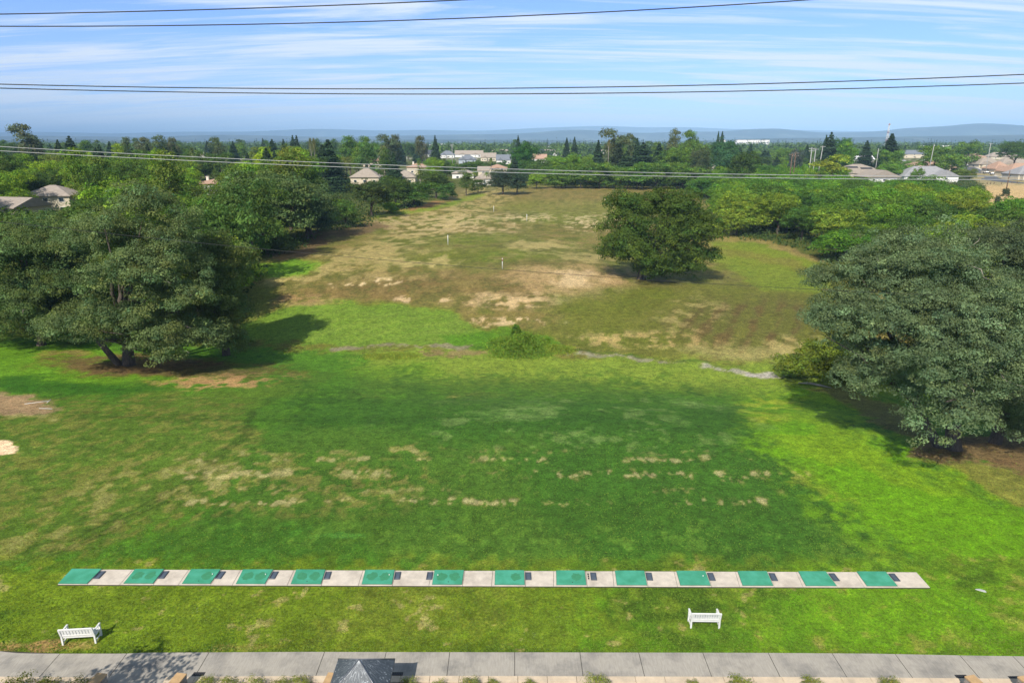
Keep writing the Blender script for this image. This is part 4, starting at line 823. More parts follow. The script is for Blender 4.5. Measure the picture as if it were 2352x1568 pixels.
for i, (a, b, c_, d_) in enumerate(fw):
    D = 2300 + 90 * i; p = pt((a + b) / 2, 322, D)
    r_ = empty('warehouse', (p.x, D, 0), 0, ['distant white block left of the widest one on the right skyline', 'widest distant white block on the right skyline', 'distant white block at the right end of the skyline group', 'small distant white block near the big round tree'][i], 'warehouse')
    w_ = MB(); w_.box((0, 0, 11), ((b - a) * D / F, 30, 24)); w_.build('wall', WMt['white'], r_); w_ = MB(); w_.box((0, 0, 23.4), ((b - a) * D / F + 1, 31, .8)); w_.build('roof', RM['grey'], r_)
    w_ = MB()
    for q in range(6): w_.box((-(b - a) * D / F * .42 + q * (b - a) * D / F * .168, -15.05, 14), ((b - a) * D / F * .1, .2, 3))
    w_.build('window', GLASS, r_)
# lane and cars
ASPH = simple('asphalt', (.11, .115, .125), .9, vary=.15, scale=1.5); CONC = simple('pale_concrete', (.55, .51, .45), .85, vary=.2, scale=1.2)
def strip(name, pts, wl, mat, z, label):
    P = [at(u, v) for u, v in pts]; V = []; 
    for i, p in enumerate(P):
        t = (P[min(i + 1, len(P) - 1)] - P[max(i - 1, 0)]); t.z = 0; t.normalize(); nrm = Vector((-t.y, t.x, 0))
        for s in (-1, 1): q = p + nrm * (s * wl / 2); V.append((q.x, q.y, H(q.x, q.y) + z)); V.append((q.x, q.y, -3.5))
    fs = []
    for i in range(len(P) - 1):
        a = 4 * i; fs += [(a, a + 2, a + 6, a + 4), (a + 1, a, a + 4, a + 5), (a + 2, a + 3, a + 7, a + 6)]
    me = bpy.data.meshes.new(name); me.from_pydata(V, [], fs); o = meshobj(name, me, mat); return tag(o, label, name.replace('_', ' '), kind='structure')
lp = [(2200, 378), (2222, 384), (2245, 393), (2262, 404), (2280, 413), (2330, 420), (2420, 424)]
strip('road', lp, 11, ASPH, .06, 'grey asphalt lane curving past the estate')
strip('pavement', [(2214, 376), (2240, 384), (2262, 393), (2285, 404), (2320, 412), (2400, 415)], 2.2, CONC, .2, 'pale concrete pavement on the estate side of the lane')
strip('road', [(1780, 407), (1830, 406), (1870, 407)], 12, ASPH, .06, 'short stretch of lane behind the wooden poles')
TYRE = simple('tyre_rubber', (.02, .02, .02), .8); HUB = simple('wheel_metal', (.5, .5, .52), .35, metal=.8)
def car(u, v, rz, col, label):
    p = at(u, v); pm = simple('car_paint', col, .25, spec=.6); root = empty('parked_car', (p.x, p.y, H(p.x, p.y) + .07), rz, label, 'car', 'cars parked in the estate lane')
    prof = [(-2.2, .35), (-2.2, .85), (-1.9, .95), (-1.2, 1.0), (-.75, 1.42), (.8, 1.45), (1.55, .98), (2.1, .88), (2.25, .6), (2.2, .3)]
    V = []; n_ = len(prof)
    for s in (-1, 1):
        for (x, z) in prof: V.append((x, s * (.88 if z < 1.2 else .68), z))
    fs = [tuple(range(n_)), tuple(range(2 * n_ - 1, n_ - 1, -1))] + [(i, n_ + i, n_ + (i + 1) % n_, (i + 1) % n_) for i in range(n_)]
    b_ = MB(); b_.add(V, fs); b_.build('body', pm, root)
    g_ = MB()
    for s in (-1, 1): g_.add([(-1.0, s * .86, 1.03), (1.25, s * .86, 1.03), (.75, s * .72, 1.38), (-.7, s * .72, 1.38)], [(0, 1, 2, 3) if s < 0 else (3, 2, 1, 0)])
    g_.add([(1.5, -.7, 1.03), (1.5, .7, 1.03), (.92, .62, 1.42), (.92, -.62, 1.42)], [(0, 1, 2, 3)]); g_.add([(-1.2, -.7, 1.05), (-1.2, .7, 1.05), (-.82, .62, 1.4), (-.82, -.62, 1.4)], [(3, 2, 1, 0)]); g_.build('window', GLASS, root)
    for x in (-1.4, 1.4):
        for s in (-1, 1):
            t_ = MB(); t_.tube([(x, s * .72, .33), (x, s * .93, .33)], .33, 12); w_ = t_.build('wheel', TYRE, root); h_ = MB(); h_.tube([(x, s * .9, .33), (x, s * .945, .33)], .19, 10); h_.build('rim', HUB, w_)
    for s in (-1, 1): l_ = MB(); l_.box((2.2, s * .6, .7), (.1, .3, .14)); l_.build('headlight', TRIM, root)
car(2266, 399, R(150), (.02, .022, .03), 'dark parked car nearer the curve of the lane'); car(2282, 402, R(150), (.03, .035, .05), 'dark parked car just right of the other dark car')
car(2235, 377, R(12), (.75, .76, .78), 'white parked car on the far side of the lane'); car(2345, 404, R(95), (.015, .015, .018), 'black parked car on the driveway at the right edge'); car(2076, 371, R(20), (.6, .62, .66), 'pale parked car beside the meadow behind the roofs')
# poles
WOOD = simple('pole_wood', (.17, .11, .07), .9, vary=.3, scale=3); GPOLE = simple('grey_pole', (.42, .42, .40), .7, vary=.1); WIRE = simple('dark_cable', (.02, .02, .022), .6); WIRE_LIT = simple('cable_sunlit_tone', (.36, .36, .34), .6); CER = simple('insulator', (.5, .5, .5), .3)  # one cable metal: sunlit look put into pale colour, silhouette look into dark
def pole(u, v0, D, mat, arms, label, group=None, lean=0, base=None):
    top = pt(u, v0, D); g = H(top.x, D); h = top.z - g; r_ = empty('utility_pole', (top.x, D, g), 0, label, 'utility pole', group)
    m_ = MB(); m_.tube([(0, 0, -.3), (lean * .5, 0, h * .5), (lean, 0, h)], [.24, .19, .15], 8); m_.build('pole', mat, r_)
    for k in range(arms):
        z = h - .5 - 1.1 * k; a_ = MB(); a_.box((lean, -.14, z), (2.8, .12, .16)); ar = a_.build('crossarm', mat, r_)
        for x in (-1.25, -.6, .6, 1.25): i_ = MB(); i_.tube([(lean + x, -.14, z + .08), (lean + x, -.14, z + .32)], .07, 6); i_.build('insulator', CER, ar)
    return r_
pole(1820, 353, 300, WOOD, 1, 'left of the two brown wooden poles beside the thicket'); pole(1828, 350, 306, WOOD, 2, 'right and taller of the two brown wooden poles')
pole(1865, 339, 330, GPOLE, 2, 'whitish pole with crossarms left of the yellow green tree'); pole(1874, 341, 360, GPOLE, 1, 'thin grey pole just behind the whitish pole'); pole(1886, 335, 380, GPOLE, 1, 'leaning grey pole with a lamp arm left of the tallest right conifer', lean=1)
pole(2143, 331, 420, GPOLE, 0, 'plain leaning pole before the long white warehouse', lean=.8); pole(2276, 329, 470, GPOLE, 1, 'pole rising behind the pink roofs'); pole(2018, 341, 430, GPOLE, 0, 'thin pole left of the wide dark conifer'); pole(976, 333, 560, GPOLE, 1, 'pole above the dark roofed house of the far row'); pole(1038, 331, 560, GPOLE, 2, 'pole between the white gabled houses of the far row'); pole(2320, 392, 300, WOOD, 0, 'short dark pole before the estate front garden'); 
for i, u in enumerate((2267, 2275, 2283, 2300, 2324, 2336)):
    p = at(u, 422 + (1 if i < 4 else -1)); b_ = MB(); b_.tube([(0, 0, -.2), (0, 0, 1.0)], .16, 8); b_.tube([(0, 0, 1.0), (0, 0, 1.1)], [.16, .05], 8); o = b_.build('bollard', WOOD); o.location = (p.x, p.y, H(p.x, p.y)); tag(o, '%s short dark wooden bollard along the edge of lane and straw field' % ('leftmost', 'second', 'third', 'fourth', 'fifth', 'rightmost')[i], 'bollard', 'bollards between lane and straw field')
# radio mast
D = 1500; tp = pt(2043, 284, D); r_ = empty('radio_mast', (tp.x, D, 0), 0, 'tall red and white lattice radio mast on the right skyline', 'radio mast'); hh = tp.z
RED = simple('red_paint', (.45, .2, .16), .6)
n_ = 14; mbs = [MB(), MB()]
for k in range(n_):
    z0, z1 = hh * k / n_, hh * (k + 1) / n_; w0, w1 = 2.6 * (1 - .75 * k / n_), 2.6 * (1 - .75 * (k + 1) / n_); m_ = MB()
    cs = [(-1, -1), (1, -1), (1, 1), (-1, 1)]
    for i in range(4):
        a, b = cs[i], cs[(i + 1) % 4]; m_.tube([(a[0] * w0, a[1] * w0, z0), (a[0] * w1, a[1] * w1, z1)], .24, 4); m_.tube([(a[0] * w0, a[1] * w0, z0), (b[0] * w1, b[1] * w1, z1)], .15, 4); m_.tube([(a[0] * w0, a[1] * w0, z0), (b[0] * w0, b[1] * w0, z0)], .15, 4)
    m_.build('mast_section', RED if k % 4 == 1 else TRIM, r_)
for z in (.97, .7, .55): d_ = MB(); d_.box((1.5, -1, hh * z), (2.6, 1.0, 1.8), bev=.2); d_.build('antenna', GPOLE, r_)

# ------------------------------------------------------------------ woods
def inside(P, x, y):
    c_ = False
    for i in range(len(P)):
        x1, y1 = P[i]; x2, y2 = P[(i + 1) % len(P)]
        if (y1 > y) != (y2 > y) and x < (x2 - x1) * (y - y1) / (y2 - y1) + x1: c_ = not c_
    return c_
rg_px = [(-400, 1000), (-400, 790), (560, 790), (590, 640), (610, 592), (700, 572), (745, 535), (860, 522), (865, 498), (960, 476), (1060, 456), (1120, 446), (1245, 431), (1560, 433), (1625, 470), (1655, 548), (1740, 556), (1800, 566), (1895, 600), (2010, 680), (2200, 700), (2500, 700), (2800, 1000)]
RGP = [(at(u, v).x, at(u, v).y) for u, v in rg_px]
FIELD = [(at(u, v).x, at(u, v).y) for u, v in [(2262, 424), (2700, 408), (2700, 470), (2262, 472)]]
ESTATE = [(at(u, v).x, at(u, v).y) for u, v in [(2200, 404), (2262, 428), (2700, 420), (2700, 360), (2210, 362), (2180, 380)]]
CLEAR += [(2264, 2380, 402, 424, 330), (2268, 2380, 424, 456, 262), (2215, 2270, 384, 404, 380)]
def free(x, y, r):
    for (a, b, q) in taken:
        if (a - x) ** 2 + (b - y) ** 2 < (q + r * .7) ** 2: return False
    return True
def clear_ok(x, y, rad, ht):
    u, vt = project(x, y, H(x, y) + ht); u, vt = float(u), float(vt); ru = rad * F / y
    for (u0, u1, v0, v1, D) in CLEAR:
        if y < D + 22 and u + ru * .75 > u0 and u - ru * .75 < u1 and vt < v1 - 1: 
            if y > D - 4 or vt < v1 - 1: return False
    return True
def fill(n, D0, D1, t0, t1, kinds, rr, hr, cols, labels, group, sp=.8, seed=1, expo=1.0, lane=None):
    rg = random.Random(seed); cnt = 0; tries = 0
    while cnt < n and tries < n * 30:
        tries += 1
        D = 1 / (1 / D0 + (1 / D1 - 1 / D0) * rg.random() ** expo) if expo != 1 else math.sqrt(D0 * D0 + (D1 * D1 - D0 * D0) * rg.random())
        x = D * rg.uniform(t0, t1); kd = rg.choice(kinds); rad = rg.uniform(*rr); ht = rg.uniform(*hr)
        if kd == 'conifer': rad *= .72; ht *= 1.3
        if kd == 'tall': rad *= .7; ht *= 1.2
        if inside(RGP, x, D) or inside(FIELD, x, D) or inside(ESTATE, x, D): continue
        for e in (-1, 1):
            if inside(RGP, x + e * rad * .6, D - rad * .3): break
        else:
            if not free(x, D, rad * sp): continue
            if not clear_ok(x, D, rad, ht): continue
            ci = rg.randrange(len(cols)); u_, v_ = project(x, D, 0)
            side = labels(x, D, ci, kd, rad)
            place(kd, x, D, rad, ht, cols[ci] if kd != 'conifer' else G_CO, side, group + (' (conifers)' if kd == 'conifer' else '')); taken.append((x, D, rad * sp * .7)); cnt += 1
    print(group, cnt, tries)
def lab_fn(base, tones):
    def f(x, D, ci, kd):
        kn = {'oak': 'broad oak', 'round': 'bushy tree', 'tall': 'upright tree', 'conifer': 'pointed conifer', 'palm': 'palm'}[kd]
        tn = 'dark' if kd == 'conifer' else tones[ci]; return '%s %s %s' % (tn, kn, base(x, D))
    return f
# right thicket
LMK = [(-200, 'past the left edge of the photo'), (0, 'left of the tall eucalyptus'), (62, 'below the tall eucalyptus'), (140, 'below the pointed conifer at the left'), (230, 'behind the largest left oak'), (320, 'below the broad grey eucalyptus'), (400, 'near the left date palm'), (480, 'left of the drooping palm'), (545, 'near the drooping palm'), (620, 'below the lone dark skyline conifer'), (680, 'below the matching pointed conifers'), (752, 'by the big dense conifer'), (842, 'above the left taupe roof'), (920, 'around the right taupe roof'), (999, 'below the single pointed conifer'), (1060, 'by the long taupe roofed house'), (1120, 'by the white garage house'), (1180, 'behind the far end oak'), (1240, 'by the white gabled row'), (1310, 'right of the white gabled row'), (1380, 'by the beige house end'), (1440, 'behind the pale bare tree'), (1500, 'above the lone range oak'), (1560, 'left of the farmhouse'), (1620, 'in line with the farmhouse'), (1690, 'right of the farmhouse'), (1760, 'between the farmhouse and the wooden poles'), (1825, 'in line with the wooden poles'), (1875, 'in line with the grey poles'), (1920, 'in line with the tallest right conifer'), (1990, 'in line with the solar panelled roof'), (2050, 'in line with the radio mast'), (2110, 'left of the grey roofed house'), (2170, 'in line with the long white warehouse'), (2230, 'by the lane corner'), (2300, 'by the straw field'), (2380, 'at the right edge of the photo')]
def lab_fn(base, tones):
    def f(x, D, ci, kd, rad):
        kn = {'oak': 'spreading', 'round': 'bushy', 'tall': 'upright', 'conifer': 'pointed'}[kd]; kk = {'oak': 'tree', 'round': 'tree', 'tall': 'tree', 'conifer': 'conifer'}[kd]
        tn = 'dark' if kd == 'conifer' else tones[ci]; u = float(project(x, D, 4.0)[0]); lm = min(LMK, key=lambda q: abs(q[0] - u))[1]
        sz = 'small ' if rad < 5.4 else 'wide ' if rad > 6.8 else ''
        return '%s%s %s %s %s, %s' % (sz, tn, kn, kk, base(x, D), lm)
    return f
thick = lambda x, D: ('at thicket front' if D < 165 else 'inside thicket edge' if D < 205 else 'in thicket middle' if D < 270 else 'in rear thicket' if D < 340 else 'at thicket back')
fill(75, 128, 215, .26, .80, ['round', 'oak', 'oak'], (4.8, 6.6), (5.5, 10.5), [(0.115, 0.225, 0.024), (0.144, 0.267, 0.025), (0.077, 0.149, 0.024), (0.193, 0.277, 0.030)], lab_fn(thick, ['mid green', 'bright green', 'dark green', 'yellow green']), 'trees of the right thicket', .62, 3)
fill(175, 200, 420, .235, .62, ['round', 'oak', 'round'], (5.2, 7.5), (5.0, 9.6), [(0.115, 0.230, 0.024), (0.144, 0.272, 0.025), (0.087, 0.175, 0.025)], lab_fn(thick, ['mid green', 'bright green', 'dark green']), 'trees of the right thicket', .62, 4)
fill(24, 82, 135, .62, .95, ['round', 'oak'], (4.5, 6.5), (7, 10), [(0.154, 0.256, 0.025), (0.211, 0.286, 0.034)], lab_fn(lambda x, D: 'behind right oaks' if D < 105 else 'beyond right oaks', ['bright green', 'yellow green']), 'trees behind the right hand oaks', .62, 14)
lw = lambda x, D: ('in nearest wood' if D < 170 else 'in near wood' if D < 220 else 'in middle wood' if D < 290 else 'in far wood' if D < 370 else 'in farthest wood')
TL = ['mid green', 'dark green', 'bright green', 'olive green']
fill(34, 92, 150, -.95, -.40, ['oak', 'oak', 'round'], (5.5, 8), (9, 13), [(0.117, 0.191, 0.025), (0.086, 0.148, 0.030), (0.172, 0.274, 0.025)], lab_fn(lw, TL), 'trees of the left wood', .6, 5)
fill(80, 150, 260, -.9, -.27, ['oak', 'oak', 'round', 'tall'], (5.5, 8), (11, 16), [(0.136, 0.226, 0.024), (0.081, 0.143, 0.025), (0.185, 0.298, 0.025), (0.147, 0.203, 0.034)], lab_fn(lw, TL), 'trees of the left wood', .6, 6)
fill(110, 250, 460, -.88, -.12, ['oak', 'round', 'tall', 'oak', 'conifer'], (6, 8.5), (11, 16), [(0.147, 0.238, 0.024), (0.092, 0.155, 0.025), (0.247, 0.344, 0.025), (0.161, 0.203, 0.038)], lab_fn(lw, ['mid green', 'dark green', 'yellow green', 'olive green']), 'trees of the left wood', .6, 7)
bw = lambda x, D: ('beyond field end' if D < 400 else 'before far houses' if D < 520 else 'beside far houses' if D < 700 else 'on distant skyline')
fill(110, 345, 640, -.14, .30, ['oak', 'round', 'tall', 'conifer', 'tall'], (5, 8), (9, 15), [(0.112, 0.203, 0.025), (0.081, 0.143, 0.030), (0.161, 0.262, 0.025)], lab_fn(bw, TL), 'trees beyond the far end of the field', .6, 8)
fill(90, 400, 960, .25, .85, ['oak', 'round', 'oak', 'conifer'], (6, 9), (9, 15), [(0.112, 0.197, 0.025), (0.081, 0.137, 0.030), (0.161, 0.268, 0.025)], lab_fn(bw, TL), 'trees beyond the right thicket', .6, 9)
fill(130, 460, 980, -.9, .3, ['oak', 'tall', 'conifer', 'tall'], (6, 9), (13, 20), [(0.086, 0.148, 0.030), (0.074, 0.125, 0.034), (0.136, 0.208, 0.034)], lab_fn(bw, TL), 'trees along the distant skyline', .6, 10)
fill(60, 345, 640, -.13, .10, ['round', 'oak', 'round'], (3.2, 4.8), (4.5, 7.5), [(.10, .19, .03), (.075, .14, .03), (.15, .25, .03)], lab_fn(bw, TL), 'garden trees among the far houses', .55, 21)
fill(40, 400, 640, .33, .75, ['round', 'oak', 'round'], (2.6, 4.2), (3.5, 6.5), [(.10, .19, .03), (.075, .14, .03), (.15, .25, .03)], lab_fn(bw, TL), 'garden trees among the right hand roofs', .55, 22)
# tell the remaining look-alikes apart by their depth
by = {}
for o in list(COL.objects):
    if o.parent is None and 'label' in o and 'tree' in o.name or o.name.startswith('conifer'): by.setdefault(o.get('label'), []).append(o)
for lb_, os_ in by.items():
    os_.sort(key=lambda o: o.location.y)
    if len(os_) == 2:
        for o, w_ in zip(os_, ('nearer', 'farther')): o['label'] = w_ + ' ' + lb_
    elif len(os_) == 3:
        for o, w_ in zip(os_, ('nearest', 'middle', 'farthest')): o['label'] = w_ + ' ' + lb_
    elif 4 <= len(os_) <= 8:
        for o, w_ in zip(os_, ['nearest', 'second', 'third', 'fourth', 'fifth', 'sixth', 'seventh'][:len(os_) - 1] + ['farthest']): o['label'] = w_ + ' ' + lb_
# far woodland as one mass
def far_wood():
    rng = np.random.RandomState(77); n = 9500
    D = 1 / (1 / 960. + (1 / 7000. - 1 / 960.) * rng.rand(n)); x = D * rng.uniform(-1.05, 1.05, n)
    dens = fbm(x / 170, D / 300, 3) + rng.rand(n) * .25; k = dens > .5; D = D[k]; x = x[k]; n = len(D)
    hh_ = rng.uniform(9, 19, n); con = rng.rand(n) < .22; hh_[con] *= 1.5; rad = np.where(con, 3.2, rng.uniform(5, 10, n)) * (1 + D / 4000)
    tone = np.exp(rng.normal(0, .2, n)); per = 34; idx = np.repeat(np.arange(n), per); m_ = len(idx)
    e = rng.normal(size=(m_, 3)); e /= np.linalg.norm(e, axis=1, keepdims=True); e[:, 2] = np.abs(e[:, 2]); q = rng.uniform(.55, 1, m_)
    zf = e[:, 2] * q; tp_ = np.where(con[idx], 1 - zf, 1.0)
    P = np.stack([x[idx] + e[:, 0] * rad[idx] * q * tp_, D[idx] + e[:, 1] * rad[idx] * q * tp_, np.maximum(.4, hh_[idx] * (.12 + .88 * zf))], 1)
    base = np.where(con[:, None], np.array([[.045, .08, .03]]), np.array([[.09, .15, .03]])) * tone[:, None]; T = base[idx] * rng.uniform(.8, 1.2, (m_, 1))
    me = quads_mesh('woodland', P, e + rng.normal(size=(m_, 3)) * .3, rad[idx] * rng.uniform(.35, .6, m_), T, rng); o = meshobj('woodland', me, LEAF); o.color = (1, 1, 1, 1)
    tag(o, 'far off mass of valley woodland below the blue hills', 'woodland', kind='stuff')
far_wood()
# understory of the woods
def understory():
    rng = np.random.RandomState(5); P = []
    n = 30000; D = np.sqrt(rng.uniform(95 ** 2, 420 ** 2, n)); t = rng.uniform(-.95, .85, n); x = D * t
    k = [not (inside(RGP, a, b) or inside(FIELD, a, b) or inside(ESTATE, a, b)) and not (-.13 < a / b < .22) for a, b in zip(x, D)]
    x, D = x[k], D[k]
    idx = np.repeat(np.arange(len(x)), 7); m_ = len(idx); off = rng.normal(size=(m_, 3)) * np.array([.9, .9, .5]); z = hgt(x, D)[idx]
    P = np.stack([x[idx] + off[:, 0], D[idx] + off[:, 1], z + np.abs(off[:, 2]) * 1.1 + .1], 1); tn = np.exp(rng.normal(0, .2, (len(x), 1))) * np.array([[.06, .1, .028]])
    me = quads_mesh('undergrowth', P, off + np.array([0, 0, .6]), rng.uniform(.4, .8, m_), tn[idx], rng); o = meshobj('undergrowth', me, LEAF); o.color = (1, 1, 1, 1)
    tag(o, 'low green undergrowth on the floor of the woods', 'undergrowth', kind='stuff')
understory()
# ------------------------------------------------------------------ tee line
SLAB = simple('tee_concrete', (.66, .60, .53), .85, vary=.12, scale=1.3, bump=.15)
def slab_mat(name, c1, c2, stain, sx=None):
    m, nd, lk, p = newmat(name); g = nd.new('ShaderNodeNewGeometry')
    n = nd.new('ShaderNodeTexNoise'); n.inputs['Scale'].default_value = .8; n.inputs['Detail'].default_value = 7; n.inputs['Roughness'].default_value = .65; lk.new(g.outputs['Position'], n.inputs[0])
    r = nd.new('ShaderNodeMapRange'); r.inputs[1].default_value = .46; r.inputs[2].default_value = .66; lk.new(n.outputs[0], r.inputs[0])
    mp = nd.new('ShaderNodeMapping'); mp.inputs['Scale'].default_value = sx or (1, 1, 1); lk.new(g.outputs['Position'], mp.inputs[0])
    n2 = nd.new('ShaderNodeTexNoise'); n2.inputs['Scale'].default_value = 2.2; n2.inputs['Detail'].default_value = 8; n2.inputs['Roughness'].default_value = .7; lk.new(mp.outputs[0], n2.inputs[0])
    r2 = nd.new('ShaderNodeMapRange'); r2.inputs[1].default_value = .3; r2.inputs[2].default_value = .7; r2.inputs[3].default_value = .82; r2.inputs[4].default_value = 1.12; lk.new(n2.outputs[0], r2.inputs[0])
    x = nd.new('ShaderNodeMix'); x.data_type = 'RGBA'; lk.new(r.outputs[0], x.inputs[0]); x.inputs[6].default_value = (*c1, 1); x.inputs[7].default_value = (*c2, 1)
    cb = nd.new('ShaderNodeCombineColor'); [lk.new(r2.outputs[0], cb.inputs[i]) for i in range(3)]
    y = nd.new('ShaderNodeMix'); y.data_type = 'RGBA'; y.blend_type = 'MULTIPLY'; y.inputs[0].default_value = 1; lk.new(x.outputs[2], y.inputs[6]); lk.new(cb.outputs[0], y.inputs[7])
    lk.new(y.outputs[2], p.inputs['Base Color']); p.inputs['Roughness'].default_value = .88
    b = nd.new('ShaderNodeBump'); b.inputs['Strength'].default_value = .25; b.inputs['Distance'].default_value = .01; lk.new(n2.outputs[0], b.inputs['Height']); lk.new(b.outputs[0], p.inputs['Normal'])
    return m
TEEC = slab_mat('tee_concrete_worn', (.62, .55, .46), (.47, .41, .34), .3)
WALKC = slab_mat('walk_concrete', (.385, .355, .305), (.25, .235, .21), .3, (7, 1, 1))
DARKG = simple('joint_dirt', (.06, .055, .045), .95)
# strip corner lines: far edge and near edge in world
fa, fb = at(165, 1309), at(2105, 1315.5); na, nb = at(133, 1343), at(2136, 1350)
def edge(a, b, x): t = (x - a.x) / (b.x - a.x); return a.y + (b.y - a.y) * t
def xf(u): 
    # x on the strip's middle line for a photo column along the far edge
    return at(u, 1309 + (u - 165) / 1940 * 6.5).x
mats_u = [(165, 234), (310, 377.5), (439, 507.5), (558, 628), (680.5, 748), (839, 907), (998, 1066), (1137, 1204), (1277, 1343), (1412, 1480), (1553, 1620), (1693.5, 1761), (1833, 1896.5), (1967, 2034)]
near_u = [(133, 200), (282.5, 351), (417, 482.5), (541, 608), (667, 737), (830, 900), (992, 1061), (1136, 1205.5), (1278, 1347.5), (1417, 1487), (1563, 1633), (1706, 1777), (1851.5, 1923), (1992, 2063)]
def quad_at(uf0, uf1, un0, un1, df=0.0, dn=0.0):
    yf = lambda u: 1309 + (u - 165) / 1940 * 6.5; yn = lambda u: 1343 + (u - 133) / 2003 * 7
    P = [at(un0, yn(un0)), at(un1, yn(un1)), at(uf1, yf(uf1)), at(uf0, yf(uf0))]
    P[0].y += dn; P[1].y += dn; P[2].y += df; P[3].y += df; return P
def prism(mb, P, z0, z1, bev=.0, sag=None):
    n_ = len(P); V = [(p.x, p.y, z0) for p in P] + [(p.x, p.y, z1 - bev) for p in P]
    c_ = sum((Vector((p.x, p.y, 0)) for p in P), Vector()) / n_
    fs = [(i, (i + 1) % n_, n_ + (i + 1) % n_, n_ + i) for i in range(n_)]
    if bev > 0:
        for p in P: d_ = (c_ - Vector((p.x, p.y, 0))).normalized() * bev * 1.5; V.append((p.x + d_.x, p.y + d_.y, z1))
        fs += [(n_ + i, n_ + (i + 1) % n_, 2 * n_ + (i + 1) % n_, 2 * n_ + i) for i in range(n_)]; fs.append(tuple(range(2 * n_, 3 * n_)))
    else: fs.append(tuple(range(n_, 2 * n_)))
    mb.add(V, fs)
cuts = [(165, 133)]
for i in range(14):
    (a, b), (c_, d_) = mats_u[i], near_u[i]
    cuts.append((b + 2, d_ + 1.5))
    nx = (mats_u[i + 1][0], near_u[i + 1][0]) if i < 13 else (2105, 2136)
    if nx[0] - b > 100: cuts.append((b + (nx[0] - b) * .3, d_ + (nx[1] - d_) * .3))
    if i < 13: cuts.append((nx[0] - 5, nx[1] - 7))
cuts.append((2105, 2136))
tp_ = MB(); zt = .06
for (a, b), (c_, d_) in zip(cuts[:-1], cuts[1:]):
    if c_ - a < 8: P = quad_at(a + .6, c_ - .0, b + .6, d_ - .0)
    else: P = quad_at(a + .4, c_ - .4, b + .4, d_ - .4)
    for q in P: q.z = 0
    prism(tp_, P, -.15, zt, .008)
tp = tp_.build('tee_pavement', TEEC); tag(tp, 'long row of pale concrete slabs carrying the green hitting mats', 'pavement', kind='structure')
P = quad_at(165, 2105, 133, 2136, .04, -.04); jb = MB(); prism(jb, P, -.2, zt - .03); jo = jb.build('path_base', DARKG); tag(jo, 'dirt in the joints of the tee slabs', 'path', kind='structure')
# hitting mats
def mat_green():
    m, nd, lk, p = newmat('hitting_mat_turf'); t = nd.new('ShaderNodeTexCoord')
    n = nd.new('ShaderNodeTexNoise'); n.inputs['Scale'].default_value = 1.7; n.inputs['Detail'].default_value = 3; oi = nd.new('ShaderNodeObjectInfo')
    va = nd.new('ShaderNodeVectorMath'); va.operation = 'ADD'; lk.new(t.outputs['Object'], va.inputs[0]); ml = nd.new('ShaderNodeMath'); ml.operation = 'MULTIPLY'; ml.inputs[1].default_value = 40; lk.new(oi.outputs['Random'], ml.inputs[0]); lk.new(ml.outputs[0], va.inputs[1]); lk.new(va.outputs[0], n.inputs[0])
    r = nd.new('ShaderNodeValToRGB'); e = r.color_ramp.elements; e[0].position = .35; e[0].color = (.05, .28, .165, 1); e[1].position = .65; e[1].color = (.075, .36, .24, 1); lk.new(n.outputs[0], r.inputs[0])
    n2 = nd.new('ShaderNodeTexNoise'); n2.inputs['Scale'].default_value = 60; lk.new(t.outputs['Object'], n2.inputs[0]); b = nd.new('ShaderNodeBump'); b.inputs['Strength'].default_value = .4; b.inputs['Distance'].default_value = .01; lk.new(n2.outputs[0], b.inputs['Height']); lk.new(b.outputs[0], p.inputs['Normal'])
    lk.new(r.outputs[0], p.inputs['Base Color']); p.inputs['Roughness'].default_value = .85; p.inputs['Specular IOR Level'].default_value = .2; return m
MATG = mat_green(); RUB = simple('tray_rubber', (.06, .075, .10), .45, vary=.2); RUB2 = simple('tray_floor', (.085, .11, .15), .5, vary=.2); BACKR = simple('mat_rubber', (.03, .10, .07), .7); WORN = simple('mat_worn_turf', (.045, .245, .12), .9, vary=.2, scale=6); TEE = simple('rubber_tee', (.85, .85, .82), .5); BLK = simple('black_rubber', (.02, .02, .02), .6)
ordn = ['first', 'second', 'third', 'fourth', 'fifth', 'sixth', 'seventh', 'eighth', 'ninth', 'tenth', 'eleventh', 'twelfth', 'thirteenth', 'fourteenth']
wornset = {1: 1, 2: 1, 3: 1, 4: 1, 5: 1, 6: 1, 7: 1, 8: 1, 9: 0}
